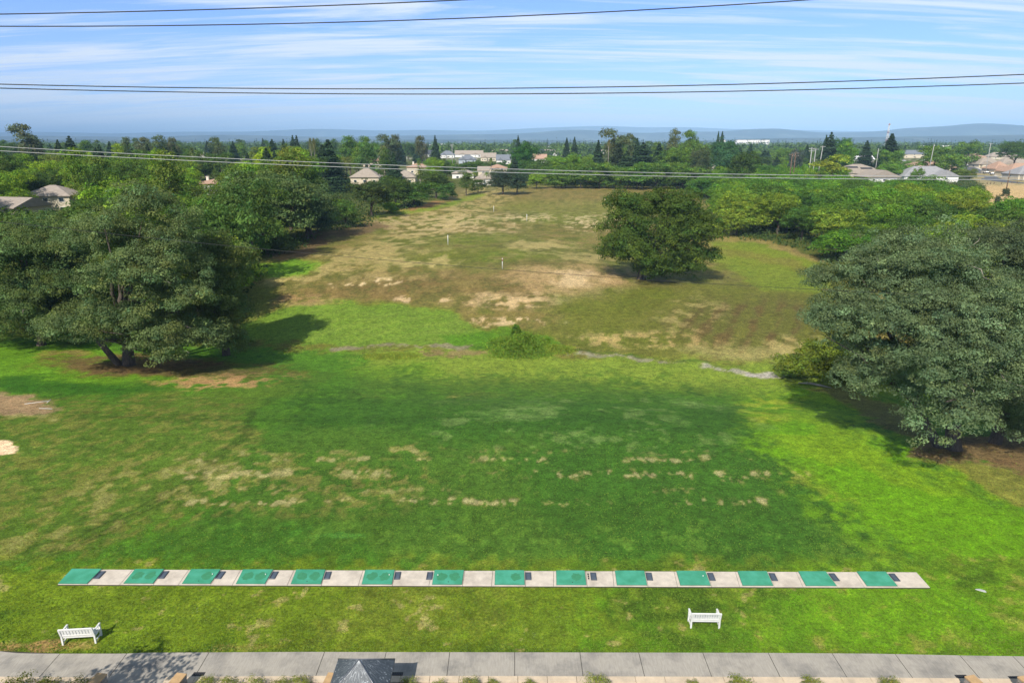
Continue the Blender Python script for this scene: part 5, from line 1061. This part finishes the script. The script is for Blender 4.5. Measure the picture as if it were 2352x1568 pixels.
for i in range(14):
    P = quad_at(*mats_u[i], *near_u[i], .02, .06 if i else .02); c_ = sum((p for p in P), Vector()) / 4
    ds = ['nearest the left bench end of the row', 'beside a stained slab', 'with a tee mark on its right', 'with worn standing patches', 'with a black tee spot at its near edge', 'with two worn round patches and a white tee', 'whose tray sits on its left', 'with the widest bare slab on its left', 'whose tray stands a little apart', 'with a faint worn round patch', 'left of the white bench column', 'with plain even turf', 'beside a slab with dark grime', 'at the right end of the row'][i]
    r_ = empty('hitting_mat', (c_.x, c_.y, 0), 0, '%s green hitting mat from the left, %s' % (ordn[i], ds), 'golf mat', 'green hitting mats along the tee row')
    Q = [Vector((p.x - c_.x, p.y - c_.y, 0)) for p in P]; m_ = MB(); prism(m_, Q, zt + .004, zt + .024, .004); m_.build('rubber_backing', BACKR, r_)
    Q2 = [q * .985 for q in Q]; m_ = MB(); prism(m_, Q2, zt + .026, zt + .042, .006); m_.build('turf', MATG, r_)
    if wornset.get(i):
        g_ = random.Random(i)
        for s in ((-.33, .33) if i in (3, 4, 5, 6, 1) else (.3,)):
            V = []; w_ = .24
            for k in range(18): a = k * math.pi / 9; rr = w_ * (1 + g_.uniform(-.18, .18)); V.append((s + rr * math.cos(a) * 1.15, .02 + rr * math.sin(a) * 1.4, zt + .0445))
            wm = MB(); wm.add(V, [tuple(range(18))]); wm.build('worn_patch', WORN, r_)
    if i in (2, 3, 5, 6, 10):
        s = -.55 if i == 6 else .55; t_ = MB(); t_.tube([(s, .12, zt + .04), (s, .12, zt + .1)], .022, 8); t_.build('rubber_tee', TEE, r_)
    if i in (4, 6, 8, 2): t_ = MB(); t_.tube([(.05, -.42, zt + .04), (.05, -.42, zt + .052)], .03, 8); t_.build('tee_hole', BLK, r_)
    # ball tray
    left = (i == 6); e0 = (P[0] + P[3]) / 2 if left else (P[1] + P[2]) / 2; dv = (P[3] - P[0]) if left else (P[2] - P[1]); off = (-.2 if left else .2) + (.22 if i == 8 else 0)
    sh = dv.x / dv.y if abs(dv.y) > .1 else 0
    tr = empty('ball_tray', (e0.x + off + .10 * sh, e0.y + .10, zt), math.atan2(-dv.x, dv.y), 'dark rubber ball tray %s the %s mat from the left' % ('on the left side of' if left else 'on the right side of', ordn[i]), 'ball tray', 'ball trays beside the hitting mats')
    b_ = MB(); W_, L_ = .31, .62
    b_.box((0, 0, .012), (W_, L_, .024), bev=.006); b_.build('tray_base', RUB2, tr)
    b_ = MB(); hh_ = .055
    for s in (-1, 1): b_.box((s * (W_ / 2 - .025), 0, hh_ / 2 + .01), (.05, L_, hh_), bev=.015); b_.box((0, s * (L_ / 2 - .025), hh_ / 2 + .012), (W_ - .1, .05, hh_ - .004), bev=.015)
    b_.build('tray_rim', RUB, tr)
    if i == 8:
        for k in (-.18, 0, .18): q_ = MB(); q_.box((-.27, k, .03), (.07, .1, .05), bev=.01); q_.build('tray_foot', BLK, tr)
# ------------------------------------------------------------------ benches
WP = simple('white_paint', (.74, .735, .71), .55, vary=.14, scale=4)
def bench(u, v, rz, style, label, W=1.42):
    p = at(u, v); r_ = empty('garden_bench', (p.x, p.y, 0), rz, label, 'bench', 'white garden benches on the front lawn'); w2 = W / 2
    # local: back at y=0, seat towards +y
    for s in (-1, 1):
        m_ = MB(); m_.box((s * w2, .0, .21), (.07, .07, .44), bev=.006); m_.box((s * w2, -.055, .66), (.068, .066, .5), rx=R(13), bev=.006); m_.build('leg', WP, r_)
        m_ = MB(); m_.box((s * w2, .50, .31), (.07, .07, .64), bev=.006); m_.build('leg', WP, r_)
        m_ = MB(); m_.box((s * w2, .255, .65), (.085, .62, .04), bev=.01); m_.build('armrest', WP, r_)
        m_ = MB(); m_.box((s * w2, .25, .12), (.045, .45, .05)); m_.box((s * w2, .25, .38), (.045, .45, .07)); m_.build('side_rail', WP, r_)
    for k in range(6): m_ = MB(); m_.box((0, .035 + k * .088, .435 - (.02 if k in (2, 3) else .0)), (W - .08, .07, .025), bev=.005); m_.build('seat_slat', WP, r_)
    m_ = MB(); m_.box((0, .47, .385), (W - .07, .03, .08)); m_.box((0, .02, .385), (W - .07, .03, .07)); m_.build('seat_frame', WP, r_)
    yb = lambda z: -.002 - (z - .44) * math.tan(R(13))
    m_ = MB(); m_.box((0, yb(.9) - .01, .885), (W + .02 if style == 'lattice' else W, .045, .10), rx=R(13), bev=.01); m_.build('top_rail', WP, r_)
    m_ = MB(); m_.box((0, yb(.5), .50), (W - .07, .04, .085), rx=R(13), bev=.006); m_.build('bottom_rail', WP, r_)
    n_ = 11 if style == 'slats' else 10
    for k in range(n_):
        x = -w2 + .035 + (W - .07) * (k + .5) / n_; m_ = MB(); m_.box((x, yb(.69), .69), ((W - .07) / n_ * .62, .02, .32), rx=R(13)); m_.build('back_slat', WP, r_)
    if style == 'lattice':
        for z in (.58, .64, .70, .76): m_ = MB(); m_.box((0, yb(z) + .016, z), (W - .08, .014, .03), rx=R(13)); m_.build('back_crossbar', WP, r_)
    return r_
bench(183, 1478, R(5), 'lattice', 'white slatted garden bench at the lower left with lattice back, near the tree shadow')
bench(1619, 1442, R(-1), 'slats', 'white slatted garden bench at the lower right, seen from behind', 1.32)
# ------------------------------------------------------------------ walk, kerb, walls
top_px = [(-260, 1470), (-60, 1488), (0, 1497), (40, 1501), (90, 1502), (290, 1502), (310, 1500), (700, 1498), (1200, 1499), (1700, 1500), (2000, 1502), (2250, 1507), (2352, 1508), (2620, 1520)]
TP = [at(u, v) for u, v in top_px]; xs = np.array([p.x for p in TP]); ys = np.array([p.y for p in TP])
yk = at(1176, 1552).y
bot_px = [(-260, 1540), (0, 1556), (250, 1557), (800, 1553), (1200, 1554), (1800, 1556), (2352, 1560), (2620, 1562)]
BP = [at(u, v) for u, v in bot_px]; xb = np.array([p.x for p in BP]); yb_ = np.array([p.y for p in BP])
ft = lambda x: float(np.interp(x, xs, ys)); fb_ = lambda x: float(np.interp(x, xb, yb_))
gaps = []
def slab_quad(x0, x1, f0, f1, g=.012): return [Vector((x0 + g, f0(x0), 0)), Vector((x1 - g, f0(x1), 0)), Vector((x1 - g, f1(x1), 0)), Vector((x0 + g, f1(x0), 0))]
jt = [140, 293, 430 + 50, 588 + 139, 588 + 298, 1469 - 135, 1186 , 1332, 1466, 1615, 1764, 1911, 2055, 2200, 2318]
jx = sorted([at(u, 1500).x for u in (140, 293, 480, 745, 727 + 160, 1033, 1182, 1332, 1467, 1614, 1764, 1910, 2053, 2199, 2318)])
jx = sorted(set([round(q, 3) for q in jx])); jx = [jx[0] - 3.1 * k for k in (3, 2, 1)] + jx + [jx[-1] + 3 * k for k in (1, 2, 3)]
wk = MB()
for a, b in zip(jx[:-1], jx[1:]):
    m_ = 5
    for k in range(m_):
        x0, x1 = a + (b - a) * k / m_, a + (b - a) * (k + 1) / m_
        wk.add([(x0 + (.014 if k == 0 else 0), fb_(x0), .05), (x1 - (.014 if k == m_ - 1 else 0), fb_(x1), .05), (x1 - (.014 if k == m_ - 1 else 0), ft(x1), .05), (x0 + (.014 if k == 0 else 0), ft(x0), .05)], [(0, 1, 2, 3)])
wo = wk.build('path', WALKC); tag(wo, 'grey brushed concrete walkway along the front of the lawn', 'path', kind='structure')
jb = MB()
for a, b in zip(jx[:-1], jx[1:]): prism(jb, [Vector((a, fb_(a) - .01, 0)), Vector((b, fb_(b) - .01, 0)), Vector((b, ft(b) + .015, 0)), Vector((a, ft(a) + .015, 0))], -.3, .035)
jo = jb.build('path_base', DARKG); tag(jo, 'dark joints of the walkway', 'path', kind='structure')
KERB = slab_mat('cream_stone', (.62, .50, .36), (.52, .42, .31), .3)
kb = MB(); x = -26.0
while x < 26:
    x1 = x + 1.25
    if not (at(385, 1560).x - 2.9 < x + .6 < at(400, 1560).x and True): prism(kb, [Vector((x + .008, fb_(x) - .36, 0)), Vector((x1 - .008, fb_(x1) - .36, 0)), Vector((x1 - .008, fb_(x1) - .012, 0)), Vector((x + .008, fb_(x) - .012, 0))], -.2, .075, .01)
    x = x1
ko = kb.build('kerb', KERB); tag(ko, 'cream stone edging blocks along the near side of the walkway', 'kerb', kind='structure')
BED = simple('planting_soil', (.10, .075, .05), .95, vary=.4, scale=9, bump=.8)
pb = MB(); pb.add([(-30, 14, .02), (30, 14, .02), (30, yk - .2, .02), (-30, yk - .2, .02)], [(0, 1, 2, 3)]); po = pb.build('planting_bed', BED); tag(po, 'brown mulch bed below the walkway edging', 'planting bed', kind='structure')
pth = MB(); xa, xb2 = at(395, 1560).x - 3.2, at(395, 1560).x - .25; pth.add([(xa, 14, .055), (xb2, 14, .055), (xb2, fb_(xb2) + .004, .055), (xa, fb_(xa) + .004, .055)], [(0, 1, 2, 3)]); po = pth.build('path', WALKC); tag(po, 'concrete side path leading off between the two stone wall ends', 'path', kind='structure')
STONE = simple('rubble_stone', (.33, .29, .24), .9, vary=.6, scale=5, bump=1.0); CAPS = simple('sandstone_cap', (.52, .34, .17), .8, vary=.3, scale=3, bump=.3)
def wall_end(u, v, rz, label, L_=2.2, w_=.45, h_=.75):
    d_ = ray(u, v); t = (h_ - CAM_H) / d_.z; p = Vector((0, 0, CAM_H)) + d_ * t
    r_ = empty('stone_wall', (p.x, p.y, 0), rz, label, 'stone wall', 'stone wall ends along the walkway')
    m_ = MB(); g_ = random.Random(int(u)); L0 = 0
    while L0 < L_ - .1:
        l_ = g_.uniform(.25, .45)
        for k in range(4): m_.box((g_.uniform(-.01, .01), -L0 - l_ / 2, k * .17 + .08), (w_ - .06 + g_.uniform(-.03, .03), l_ - .015, .165), bev=.02)
        L0 += l_
    m_.box((0, -L_ / 2, .33), (w_ - .12, L_ - .1, .66)); m_.build('stonework', STONE, r_)
    m_ = MB()
    for k in range(3): m_.box((0, -L_ * (k + .5) / 3, h_ - .04), (w_, L_ / 3 - .012, .085), bev=.012)
    m_.build('cap', CAPS, r_)
wall_end(418, 1544, R(-9), 'sandstone capped wall end at the right of the side path opening'); wall_end(235, 1544, R(-9), 'shaded sandstone capped wall end at the left of the side path opening')
wall_end(766, 1543, R(-7), 'sandstone capped wall end tucked against the left of the dark metal roof'); wall_end(2226, 1549, R(12), 'sandstone capped wall end at the lower right'); wall_end(2347, 1550, R(12), 'sandstone capped wall end at the far right corner')
for i, (u, v) in enumerate(((457, 1549), (912, 1549), (2208, 1555), (2331, 1558))):  # flat dark plates with bars, laid on the walkway
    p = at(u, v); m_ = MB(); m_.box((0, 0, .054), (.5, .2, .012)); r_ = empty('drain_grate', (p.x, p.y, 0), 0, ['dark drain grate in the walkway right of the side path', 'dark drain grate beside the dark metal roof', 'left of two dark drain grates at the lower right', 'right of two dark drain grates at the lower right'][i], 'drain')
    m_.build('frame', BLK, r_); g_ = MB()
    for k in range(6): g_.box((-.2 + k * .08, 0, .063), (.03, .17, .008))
    g_.build('bar', simple('bar_iron', (.08, .08, .085), .5, metal=.6), r_)
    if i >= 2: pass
# small shrubs
cr_d = crown_data([(0, 0, .32, .55, .55, .38), (.25, .1, .38, .32, .3, .3), (-.28, -.05, .3, .32, .32, .26)], 90, .16, 26, .07, 8, .8, .3, .08)
SHM = quads_mesh('shrub_leaves', cr_d[0], cr_d[1], cr_d[2], cr_d[3], cr_d[5], .45); SHM.materials.append(LEAF)
sm_ = MB()
for k in range(5): a = k * 1.256; sm_.tube([(0, 0, -.05), (math.cos(a) * .25, math.sin(a) * .25, .35)], [.02, .008], 5)
SHT = bpy.data.meshes.new('shrub_stem'); SHT.from_pydata(sm_.v, [], sm_.f); SHT.materials.append(BARK)
shr = [(40, 1561, 1.1, 'wide dark shrub at the lower left corner'), (105, 1564, .9, 'second dark shrub from the lower left corner'), (178, 1563, .8, 'dark shrub between the corner and the shaded wall end'), (285 + 100 * 0 - 80, 1572, .6, 'small shrub by the shaded wall end'), (470, 1558, .62, 'round green shrub just right of the side path wall'), (520, 1562, .75, 'second round green shrub right of the side path wall'), (580, 1563, .8, 'flat dull shrub midway to the dark roof'), (640, 1565, .7, 'low shrub left of the tall round one'), (687, 1557, .72, 'round yellow green shrub nearest the dark roof'), (940, 1561, .6, 'rounded shrub right of the dark roof'), (1010, 1568, .6, 'low shrub between rounded ones'), (1077, 1562, .72, 'full rounded shrub right of centre left'), (1130, 1565, .5, 'small shrub at the bottom centre'), (1215, 1566, .5, 'small shrub right of the bottom centre'), (1370, 1558, .95, 'broadest green shrub at the bottom centre'), (1590, 1566, .5, 'tiny shrub between two broad shrubs'), (1700, 1562, .9, 'broad rust tinged shrub below the white bench'), (1865, 1562, .75, 'rounded shrub at the lower right'), (2045, 1562, .75, 'rightmost rounded shrub before the wall ends')]
for (u, v, s, lb) in shr:
    h_ = .72 * s; d_ = ray(u, v - 1); t = (h_ - CAM_H) / d_.z; p = Vector((0, 0, CAM_H)) + d_ * t
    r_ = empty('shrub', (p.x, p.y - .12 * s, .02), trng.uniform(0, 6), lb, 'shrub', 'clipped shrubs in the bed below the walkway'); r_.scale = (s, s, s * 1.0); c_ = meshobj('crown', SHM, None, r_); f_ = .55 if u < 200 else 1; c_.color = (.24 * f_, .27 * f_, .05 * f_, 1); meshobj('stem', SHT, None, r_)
# kiosk with hipped metal roof
def metalroof():
    m, nd, lk, p = newmat('dark_metal_roof'); t = nd.new('ShaderNodeTexCoord')
    sp = nd.new('ShaderNodeSeparateXYZ'); lk.new(t.outputs['Object'], sp.inputs[0])
    an = nd.new('ShaderNodeMath'); an.operation = 'ARCTAN2'; lk.new(sp.outputs[0], an.inputs[0]); lk.new(sp.outputs[1], an.inputs[1])
    ln = nd.new('ShaderNodeVectorMath'); ln.operation = 'LENGTH'; lk.new(t.outputs['Object'], ln.inputs[0])
    cb = nd.new('ShaderNodeCombineXYZ'); lk.new(an.outputs[0], cb.inputs[0]); lk.new(ln.outputs['Value'], cb.inputs[1])
    mp = nd.new('ShaderNodeMapping'); mp.inputs['Scale'].default_value = (9, 1.3, 1); lk.new(cb.outputs[0], mp.inputs[0])
    n = nd.new('ShaderNodeTexNoise'); n.inputs['Scale'].default_value = 2; n.inputs['Detail'].default_value = 7; n.inputs['Roughness'].default_value = .7; lk.new(mp.outputs[0], n.inputs[0])
    n3 = nd.new('ShaderNodeTexNoise'); n3.inputs['Scale'].default_value = 9; n3.inputs['Detail'].default_value = 4; lk.new(t.outputs['Object'], n3.inputs[0])
    def mr(s, a, b, c_, d_): r = nd.new('ShaderNodeMapRange'); lk.new(s, r.inputs[0]); [setattr(r.inputs[i + 1], 'default_value', k) for i, k in enumerate((a, b, c_, d_))]; return r.outputs[0]
    def mul(a, b): q = nd.new('ShaderNodeMath'); q.operation = 'MULTIPLY'; lk.new(a, q.inputs[0]); lk.new(b, q.inputs[1]); return q.outputs[0]
    def mxm(a, b): q = nd.new('ShaderNodeMath'); q.operation = 'MAXIMUM'; lk.new(a, q.inputs[0]); lk.new(b, q.inputs[1]); return q.outputs[0]
    fall = mr(ln.outputs['Value'], .25, 1.3, 1, .0); streak = mul(mr(n.outputs[0], .50, .62, 0, .85), mr(ln.outputs['Value'], .3, 1.4, 1, .12)); spl = mr(n3.outputs[0], .62, .66, 0, .7); tipm = mr(ln.outputs['Value'], .08, .2, .9, 0)
    f = mxm(mxm(streak, spl), tipm)
    x = nd.new('ShaderNodeMix'); x.data_type = 'RGBA'; lk.new(f, x.inputs[0]); x.inputs[6].default_value = (.055, .068, .082, 1); x.inputs[7].default_value = (.42, .45, .47, 1)
    lk.new(x.outputs[2], p.inputs['Base Color']); p.inputs['Metallic'].default_value = 0; p.inputs['Roughness'].default_value = .55; return m
ez = 1.7; dr = ray(842, 1512.5); t = (ez - CAM_H) / dr.z; bk_ = Vector((0, 0, CAM_H)) + dr * t; hw = 128 / F * (bk_ - Vector((0, 0, CAM_H))).length * math.cos(R(24.9)) / 2
kx, ky = bk_.x, bk_.y - hw
r_ = empty('kiosk', (kx, ky, 0), R(0), 'small open kiosk with dark hipped metal roof streaked white, at the bottom edge', 'kiosk')
ap = 2.70; m_ = MB()
V = [(-hw, -hw, 0), (hw, -hw, 0), (hw, hw, 0), (-hw, hw, 0)]; lo = [(a, b, -.09) for a, b, c_ in V]; rs = ap - ez
V2 = [(a, b, -rs) for a, b, c_ in V] + [(a, b, -rs - .09) for a, b, c_ in V] + [(-.0, 0, 0)]
m_.add(V2, [(0, 1, 8), (1, 2, 8), (2, 3, 8), (3, 0, 8)] + [(i, 4 + i, 4 + (i + 1) % 4, (i + 1) % 4) for i in range(4)] + [(7, 6, 5, 4)])
MRF = metalroof(); ro = m_.build('roof', MRF, r_); ro.location = (0, 0, ap)
for a, b in ((-1, -1), (1, -1), (1, 1), (-1, 1)): c_ = MB(); c_.tube([(0, 0, .012), (a * hw * .5, b * hw * .5, -rs * .5 + .012), (a * hw, b * hw, -rs + .012)], .022, 6); c_.build('ridge_cap', simple('ridge_metal', (.2, .21, .23), .35, metal=.5), ro)
for a in (-1, 1):
    for b in (-1, 1): c_ = MB(); c_.box((a * (hw - .3), b * (hw - .3), (ez) / 2), (.12, .12, ez + .1), bev=.01); c_.build('post', simple('dark_post', (.06, .06, .065), .5), r_)
c_ = MB(); c_.box((0, 0, .45), (1.3, .7, .9), bev=.03); c_.box((0, 0, .93), (1.4, .8, .06), bev=.01); c_.build('counter', simple('blue_cabinet', (.10, .22, .38), .5, vary=.1), r_)
# ------------------------------------------------------------------ range markers and small things
def marker(u, vt, vb, band, label):
    p = at(u, vb); top = pt(u, vt, p.y); h_ = top.z - H(p.x, p.y); r_ = empty('range_marker', (p.x, p.y, H(p.x, p.y)), 0, label, 'range marker', 'white distance markers on the range')
    w_ = max(.16, h_ * .085)
    m_ = MB(); m_.tube([(0, 0, -.2), (0, 0, h_ - .05), (0, 0, h_)], [w_ / 2, w_ / 2, w_ * .3], 10); po = m_.build('post', WP, r_)
    if band:
        for z in band: c_ = MB(); c_.tube([(0, 0, h_ * z), (0, 0, h_ * (z + .2))], w_ / 2 + .01, 10); c_.build('band', BLK if len(band) > 1 else simple('red_band', (.3, .1, .08), .6), r_)
marker(1029, 540, 562, None, 'white distance post nearest the left on the range, before the pale dry patch'); marker(1154, 593, 617, (.72,), 'nearest white distance post, in front of the dark cable'); marker(1134, 473, 487, None, 'white distance post at the left of the far field'); marker(1210, 492, 508, None, 'white distance post on the green rise mid field'); marker(1390, 454, 467, (.3, .72), 'black and white banded post at the far end of the field')
p = at(87, 938); r_ = empty('garden_rake', (p.x, p.y, 0), R(20), 'white bunker rake lying in the grass by the bare patch at the left', 'rake'); m_ = MB(); m_.tube([(-.9, 0, .05), (.9, .1, .05)], .02, 6); m_.build('handle', WP, r_); m_ = MB(); m_.tube([(.85, -.35, .05), (.95, .5, .05)], .025, 6); m_.build('head', WP, r_)
p = at(105, 939); m_ = MB(); m_.tube([(-.6, .05, .04), (0, 0, .05), (.6, -.03, .04)], .02, 6); o = m_.build('loose_pipe', WP); o.location = (p.x, p.y, H(p.x, p.y)); tag(o, 'thin white pipe lying beside the bunker rake', 'pipe')
p = at(2252, 1356); m_ = MB(); V = [(-.2, .1), (.0, -.05), (.2, -.16), (.22, -.02), (.02, .12)]; prism(m_, [Vector((a, b, 0)) for a, b in V], -.05, .05, .015); o = m_.build('stone_slab', simple('slab_grey', (.45, .45, .44), .8, vary=.2), None); o.location = (p.x, p.y, 0); tag(o, 'small grey flat stone in the grass at the lower right', 'stone')
p = at(1870, 886); m_ = MB(); m_.tube([(-1.5, .5, .15), (-.4, .1, .25), (.6, -.3, .16), (1.5, -.9, .1)], [.06, .12, .11, .04], 7); m_.tube([(-.4, .1, .25), (-.9, -.1, .5)], [.05, .02], 5); o = m_.build('fallen_log', BARKP); o.location = (p.x, p.y, H(p.x, p.y)); tag(o, 'pale fallen branch below the bramble mound', 'log')
# litter of small stones and balls on the near lawn
g_ = random.Random(3)
for i, (u, v) in enumerate(((314, 1514 - 34), (97, 1420), (1140, 1355), (620, 1560 - 20))):
    pass
# dead trees
def bare(u, vt, vb, label, D=None):
    p = at(u, vb) if D is None else pt(u, vb, D); D = p.y; g0 = H(p.x, D); top = pt(u, vt, D); h_ = top.z - g0; r_ = empty('bare_tree', (p.x, D, g0), 0, label, 'bare tree'); m_ = MB(); gg = random.Random(int(u))
    m_.tube([(0, 0, -.3), (.2, 0, h_ * .35), (.1, 0, h_ * .6)], [h_ * .03, h_ * .022, h_ * .016], 7); tr_ = m_.build('trunk', BARKP, r_); m_ = MB()
    for k in range(16):
        a = gg.uniform(0, 6.28); z0 = h_ * gg.uniform(.25, .6); l_ = h_ * gg.uniform(.25, .5); e_ = gg.uniform(.5, 1.2); p0 = Vector((.12, 0, z0)); d_ = Vector((math.cos(a) * math.cos(e_), math.sin(a) * math.cos(e_), math.sin(e_))); p1 = p0 + d_ * l_ * .5; p2 = p1 + (d_ + Vector((gg.uniform(-.4, .4), gg.uniform(-.4, .4), .2))).normalized() * l_ * .5
        m_.tube([p0, p1, p2], [h_ * .008, h_ * .005, h_ * .002], 5)
        for q in range(3): m_.tube([p1, p1 + (d_ + Vector((gg.uniform(-.8, .8), gg.uniform(-.8, .8), gg.uniform(-.2, .6)))).normalized() * l_ * .4], [h_ * .005, h_ * .002], 4)
    m_.build('branches', BARKP, r_)
bare(1441, 398, 431, 'pale leafless tree at the far end of the field'); bare(2095, 462, 520, 'pale leafless tree standing in the thicket above the right oaks', 150)
# reed clump in the creek and weeds
def reeds(u, v, ru, hh_, n_, seed, color, name, label, cat, dep=3.0, sz=.16):
    p = at(u, v); rng = np.random.RandomState(seed); k = (p - Vector((0, 0, CAM_H))).length / F; rx = ru * k
    a = rng.normal(size=(n_, 2)); a = a / (1 + .2 * np.abs(a)); x = a[:, 0] * rx * .5; y = a[:, 1] * dep * .5; rr = np.hypot(x / rx, y / dep)
    lump = fbm(x * .9 + seed, y * .9 + 40, 3); hmax = hh_ * np.exp(-(rr * 2.0) ** 2) * (.4 + lump * 1.2); g0 = hgt(x + p.x, y + p.y)
    z = g0 + hmax * rng.uniform(.1, 1, n_)
    P_ = np.stack([x, y, z - H(p.x, p.y)], 1); N_ = np.stack([rng.normal(size=n_), rng.normal(size=n_), rng.uniform(.2, 1.2, n_)], 1); T_a = (rng.uniform(.75, 1.25, (n_, 1)) * (.7 + .6 * lump[:, None])) * np.array([[1, 1, 1]]) * np.stack([1 + .5 * rng.rand(n_) * (rng.rand(n_) < .4), np.ones(n_), np.ones(n_)], 1)
    me = quads_mesh(name, P_, N_, sz * rng.uniform(.6, 1.6, n_), T_a, rng, .35); o = meshobj(name, me, LEAF); o.location = (p.x, p.y, H(p.x, p.y)); o.color = (*color, 1); return tag(o, label, cat)
reeds(1195, 797, 82, 1.9, 26000, 1, (.14, .25, .028), 'reed_clump', 'tall bright green reed clump growing in the middle of the creek', 'reeds', 4.5, .3)
reeds(1185, 784, 26, 3.0, 5000, 2, (.11, .22, .02), 'willow_shrub', 'small darker shrub rising from the top of the reed clump', 'shrub', 1.6, .26)
reeds(900, 818, 80, .4, 6000, 3, (.25, .34, .05), 'weed_patch', 'pale green weeds on the near bank of the creek', 'weeds', 1.6, .2)
reeds(1275, 803, 60, .6, 4000, 4, (.2, .29, .035), 'weed_patch', 'weeds fringing the right side of the reed clump', 'weeds', 2, .2)
# real turf blades on the front lawn
def blades():
    rng = np.random.RandomState(9); n_ = 200000; y = yk + 1.3 + 30 * rng.uniform(0, 1, n_) ** 1.6; x = rng.uniform(-1, 1, n_) * (y * .82 + 6)
    wy0 = np.interp(x, xs, ys); k = y > wy0 + .03
    y0 = np.interp(x, [na.x, nb.x], [na.y, nb.y]) - .1; y1 = np.interp(x, [fa.x, fb.x], [fa.y, fb.y]) + .1; k &= ~((y > y0) & (y < y1) & (x > na.x - .2) & (x < nb.x + .2))
    k &= fbm(x / 1.2, y / 1.2, 3) + rng.rand(n_) * .5 - np.clip((y - 30) / 24, 0, 1) * .5 > .62
    x, y = x[k], y[k]; n2 = len(x); c_ = fbm(x / 2.2 + 4, y / 2.2, 3)[:, None]
    T_a = (np.array([[.09, .18, .02]]) * (1 - c_) + np.array([[.20, .26, .04]]) * c_) * rng.uniform(.6, 1.3, (n2, 1))
    me = quads_mesh('grass', np.stack([x, y, hgt(x, y) + .02], 1), np.stack([rng.normal(size=n2) * .7, rng.normal(size=n2) * .7, rng.uniform(.4, 1, n2)], 1), rng.uniform(.05, .13, n2), T_a, rng, .4)
    o = meshobj('grass', me, LEAF); o.color = (1, 1, 1, 1); tag(o, 'tufts of longer grass over the front lawn', 'grass', kind='stuff')
blades()
# ------------------------------------------------------------------ cables
def cable(pts, Y, r, mat, label, group, name='power_cable', ext=120):
    W_ = [pt(u, v, Y) for u, v in pts]; c_ = np.polyfit([p.x for p in W_], [p.z for p in W_], 2 if len(pts) > 2 else 1)
    X = np.linspace(-ext, ext, 121); m_ = MB(); m_.tube([(float(a), Y, float(np.polyval(c_, a))) for a in X], r, 6); o = m_.build(name, mat); tag(o, label, 'power cable', group)
cable([(0, 33), (560, 20), (1070, 0)], 26, .019, WIRE, 'topmost dark cable crossing the sky at the upper left', 'overhead power cables'); cable([(0, 61), (588, 56), (1200, 37), (1860, 0)], 27, .019, WIRE, 'second dark cable from the top, rising to the right across the sky', 'overhead power cables')
cable([(0, 194), (600, 203), (1176, 203), (1800, 192), (2352, 171)], 28, .019, WIRE, 'upper of the pair of dark cables sagging across the middle of the sky', 'overhead power cables'); cable([(0, 203), (600, 214), (1176, 216), (1800, 208), (2352, 191)], 29, .019, WIRE, 'lower of the pair of dark cables sagging across the middle of the sky', 'overhead power cables')
cable([(0, 336), (588, 368.7), (1176, 388.5), (1764, 400), (2352, 406)], 30, .0115, WIRE_LIT, 'upper of the pale cable pair crossing before the trees', 'pale overhead cables', ext=70); cable([(0, 346), (588, 377.4), (1176, 396), (1764, 408.5), (2352, 413)], 30, .0115, WIRE_LIT, 'lower of the pale cable pair crossing before the trees', 'pale overhead cables', ext=70)
cable([(673, 578), (950, 604), (1154, 618), (1407, 637), (1837, 663)], 46, .015, WIRE, 'single low dark cable crossing over the open range', 'low cable over the range', ext=60)
# tree just outside the left of the frame, whose shadow falls on the walkway
g_ = np.random.RandomState(12); proto('oak9', [(0, 0, 6.6, 1.9, 1.7, 1.5), (1.3, .3, 6.3, 1.2, 1.1, .9), (-1.2, .2, 6.0, 1.2, 1.2, 1.0), (.2, -1.2, 5.6, 1.1, 1.1, .8)], 42, .55, 40, .2, 77, 4.2, .14, 10, .5)
me, tm = PROTO['oak9']; r_ = empty('small_tree', (-18.9, 16.6, 0), .6, 'small tree just outside the lower left, casting dappled shade on the walkway', 'tree'); c_ = meshobj('crown', me, None, r_); c_.color = (*G_MD, 1); meshobj('trunk', tm, None, r_)
place('round', -50, 36, 4.5, 9, G_MD, 'bushy tree outside the left edge, casting a shadow onto the dry grass')
# ------------------------------------------------------------------ haze
hz = MB(); x0, x1, y0, y1, z0, z1 = -40000, 40000, -3000, 36000, -12, 405
hz.add([(x, y, z) for z in (z0, z1) for y in (y0, y1) for x in (x0, x1)], [(0, 2, 3, 1), (4, 5, 7, 6), (0, 1, 5, 4), (2, 6, 7, 3), (0, 4, 6, 2), (1, 3, 7, 5)])
hm = bpy.data.materials.new('haze_air'); hm.use_nodes = True; nd = hm.node_tree.nodes; nd.clear(); o_ = nd.new('ShaderNodeOutputMaterial'); v_ = nd.new('ShaderNodeVolumePrincipled')
v_.inputs['Color'].default_value = (.42, .68, 1.0, 1); v_.inputs['Density'].default_value = 9e-5; v_.inputs['Anisotropy'].default_value = -.5; hm.node_tree.links.new(v_.outputs[0], o_.inputs['Volume'])
ho = hz.build('haze', hm); tag(ho, 'pale blue air between the field and the far hills', 'haze', kind='stuff')
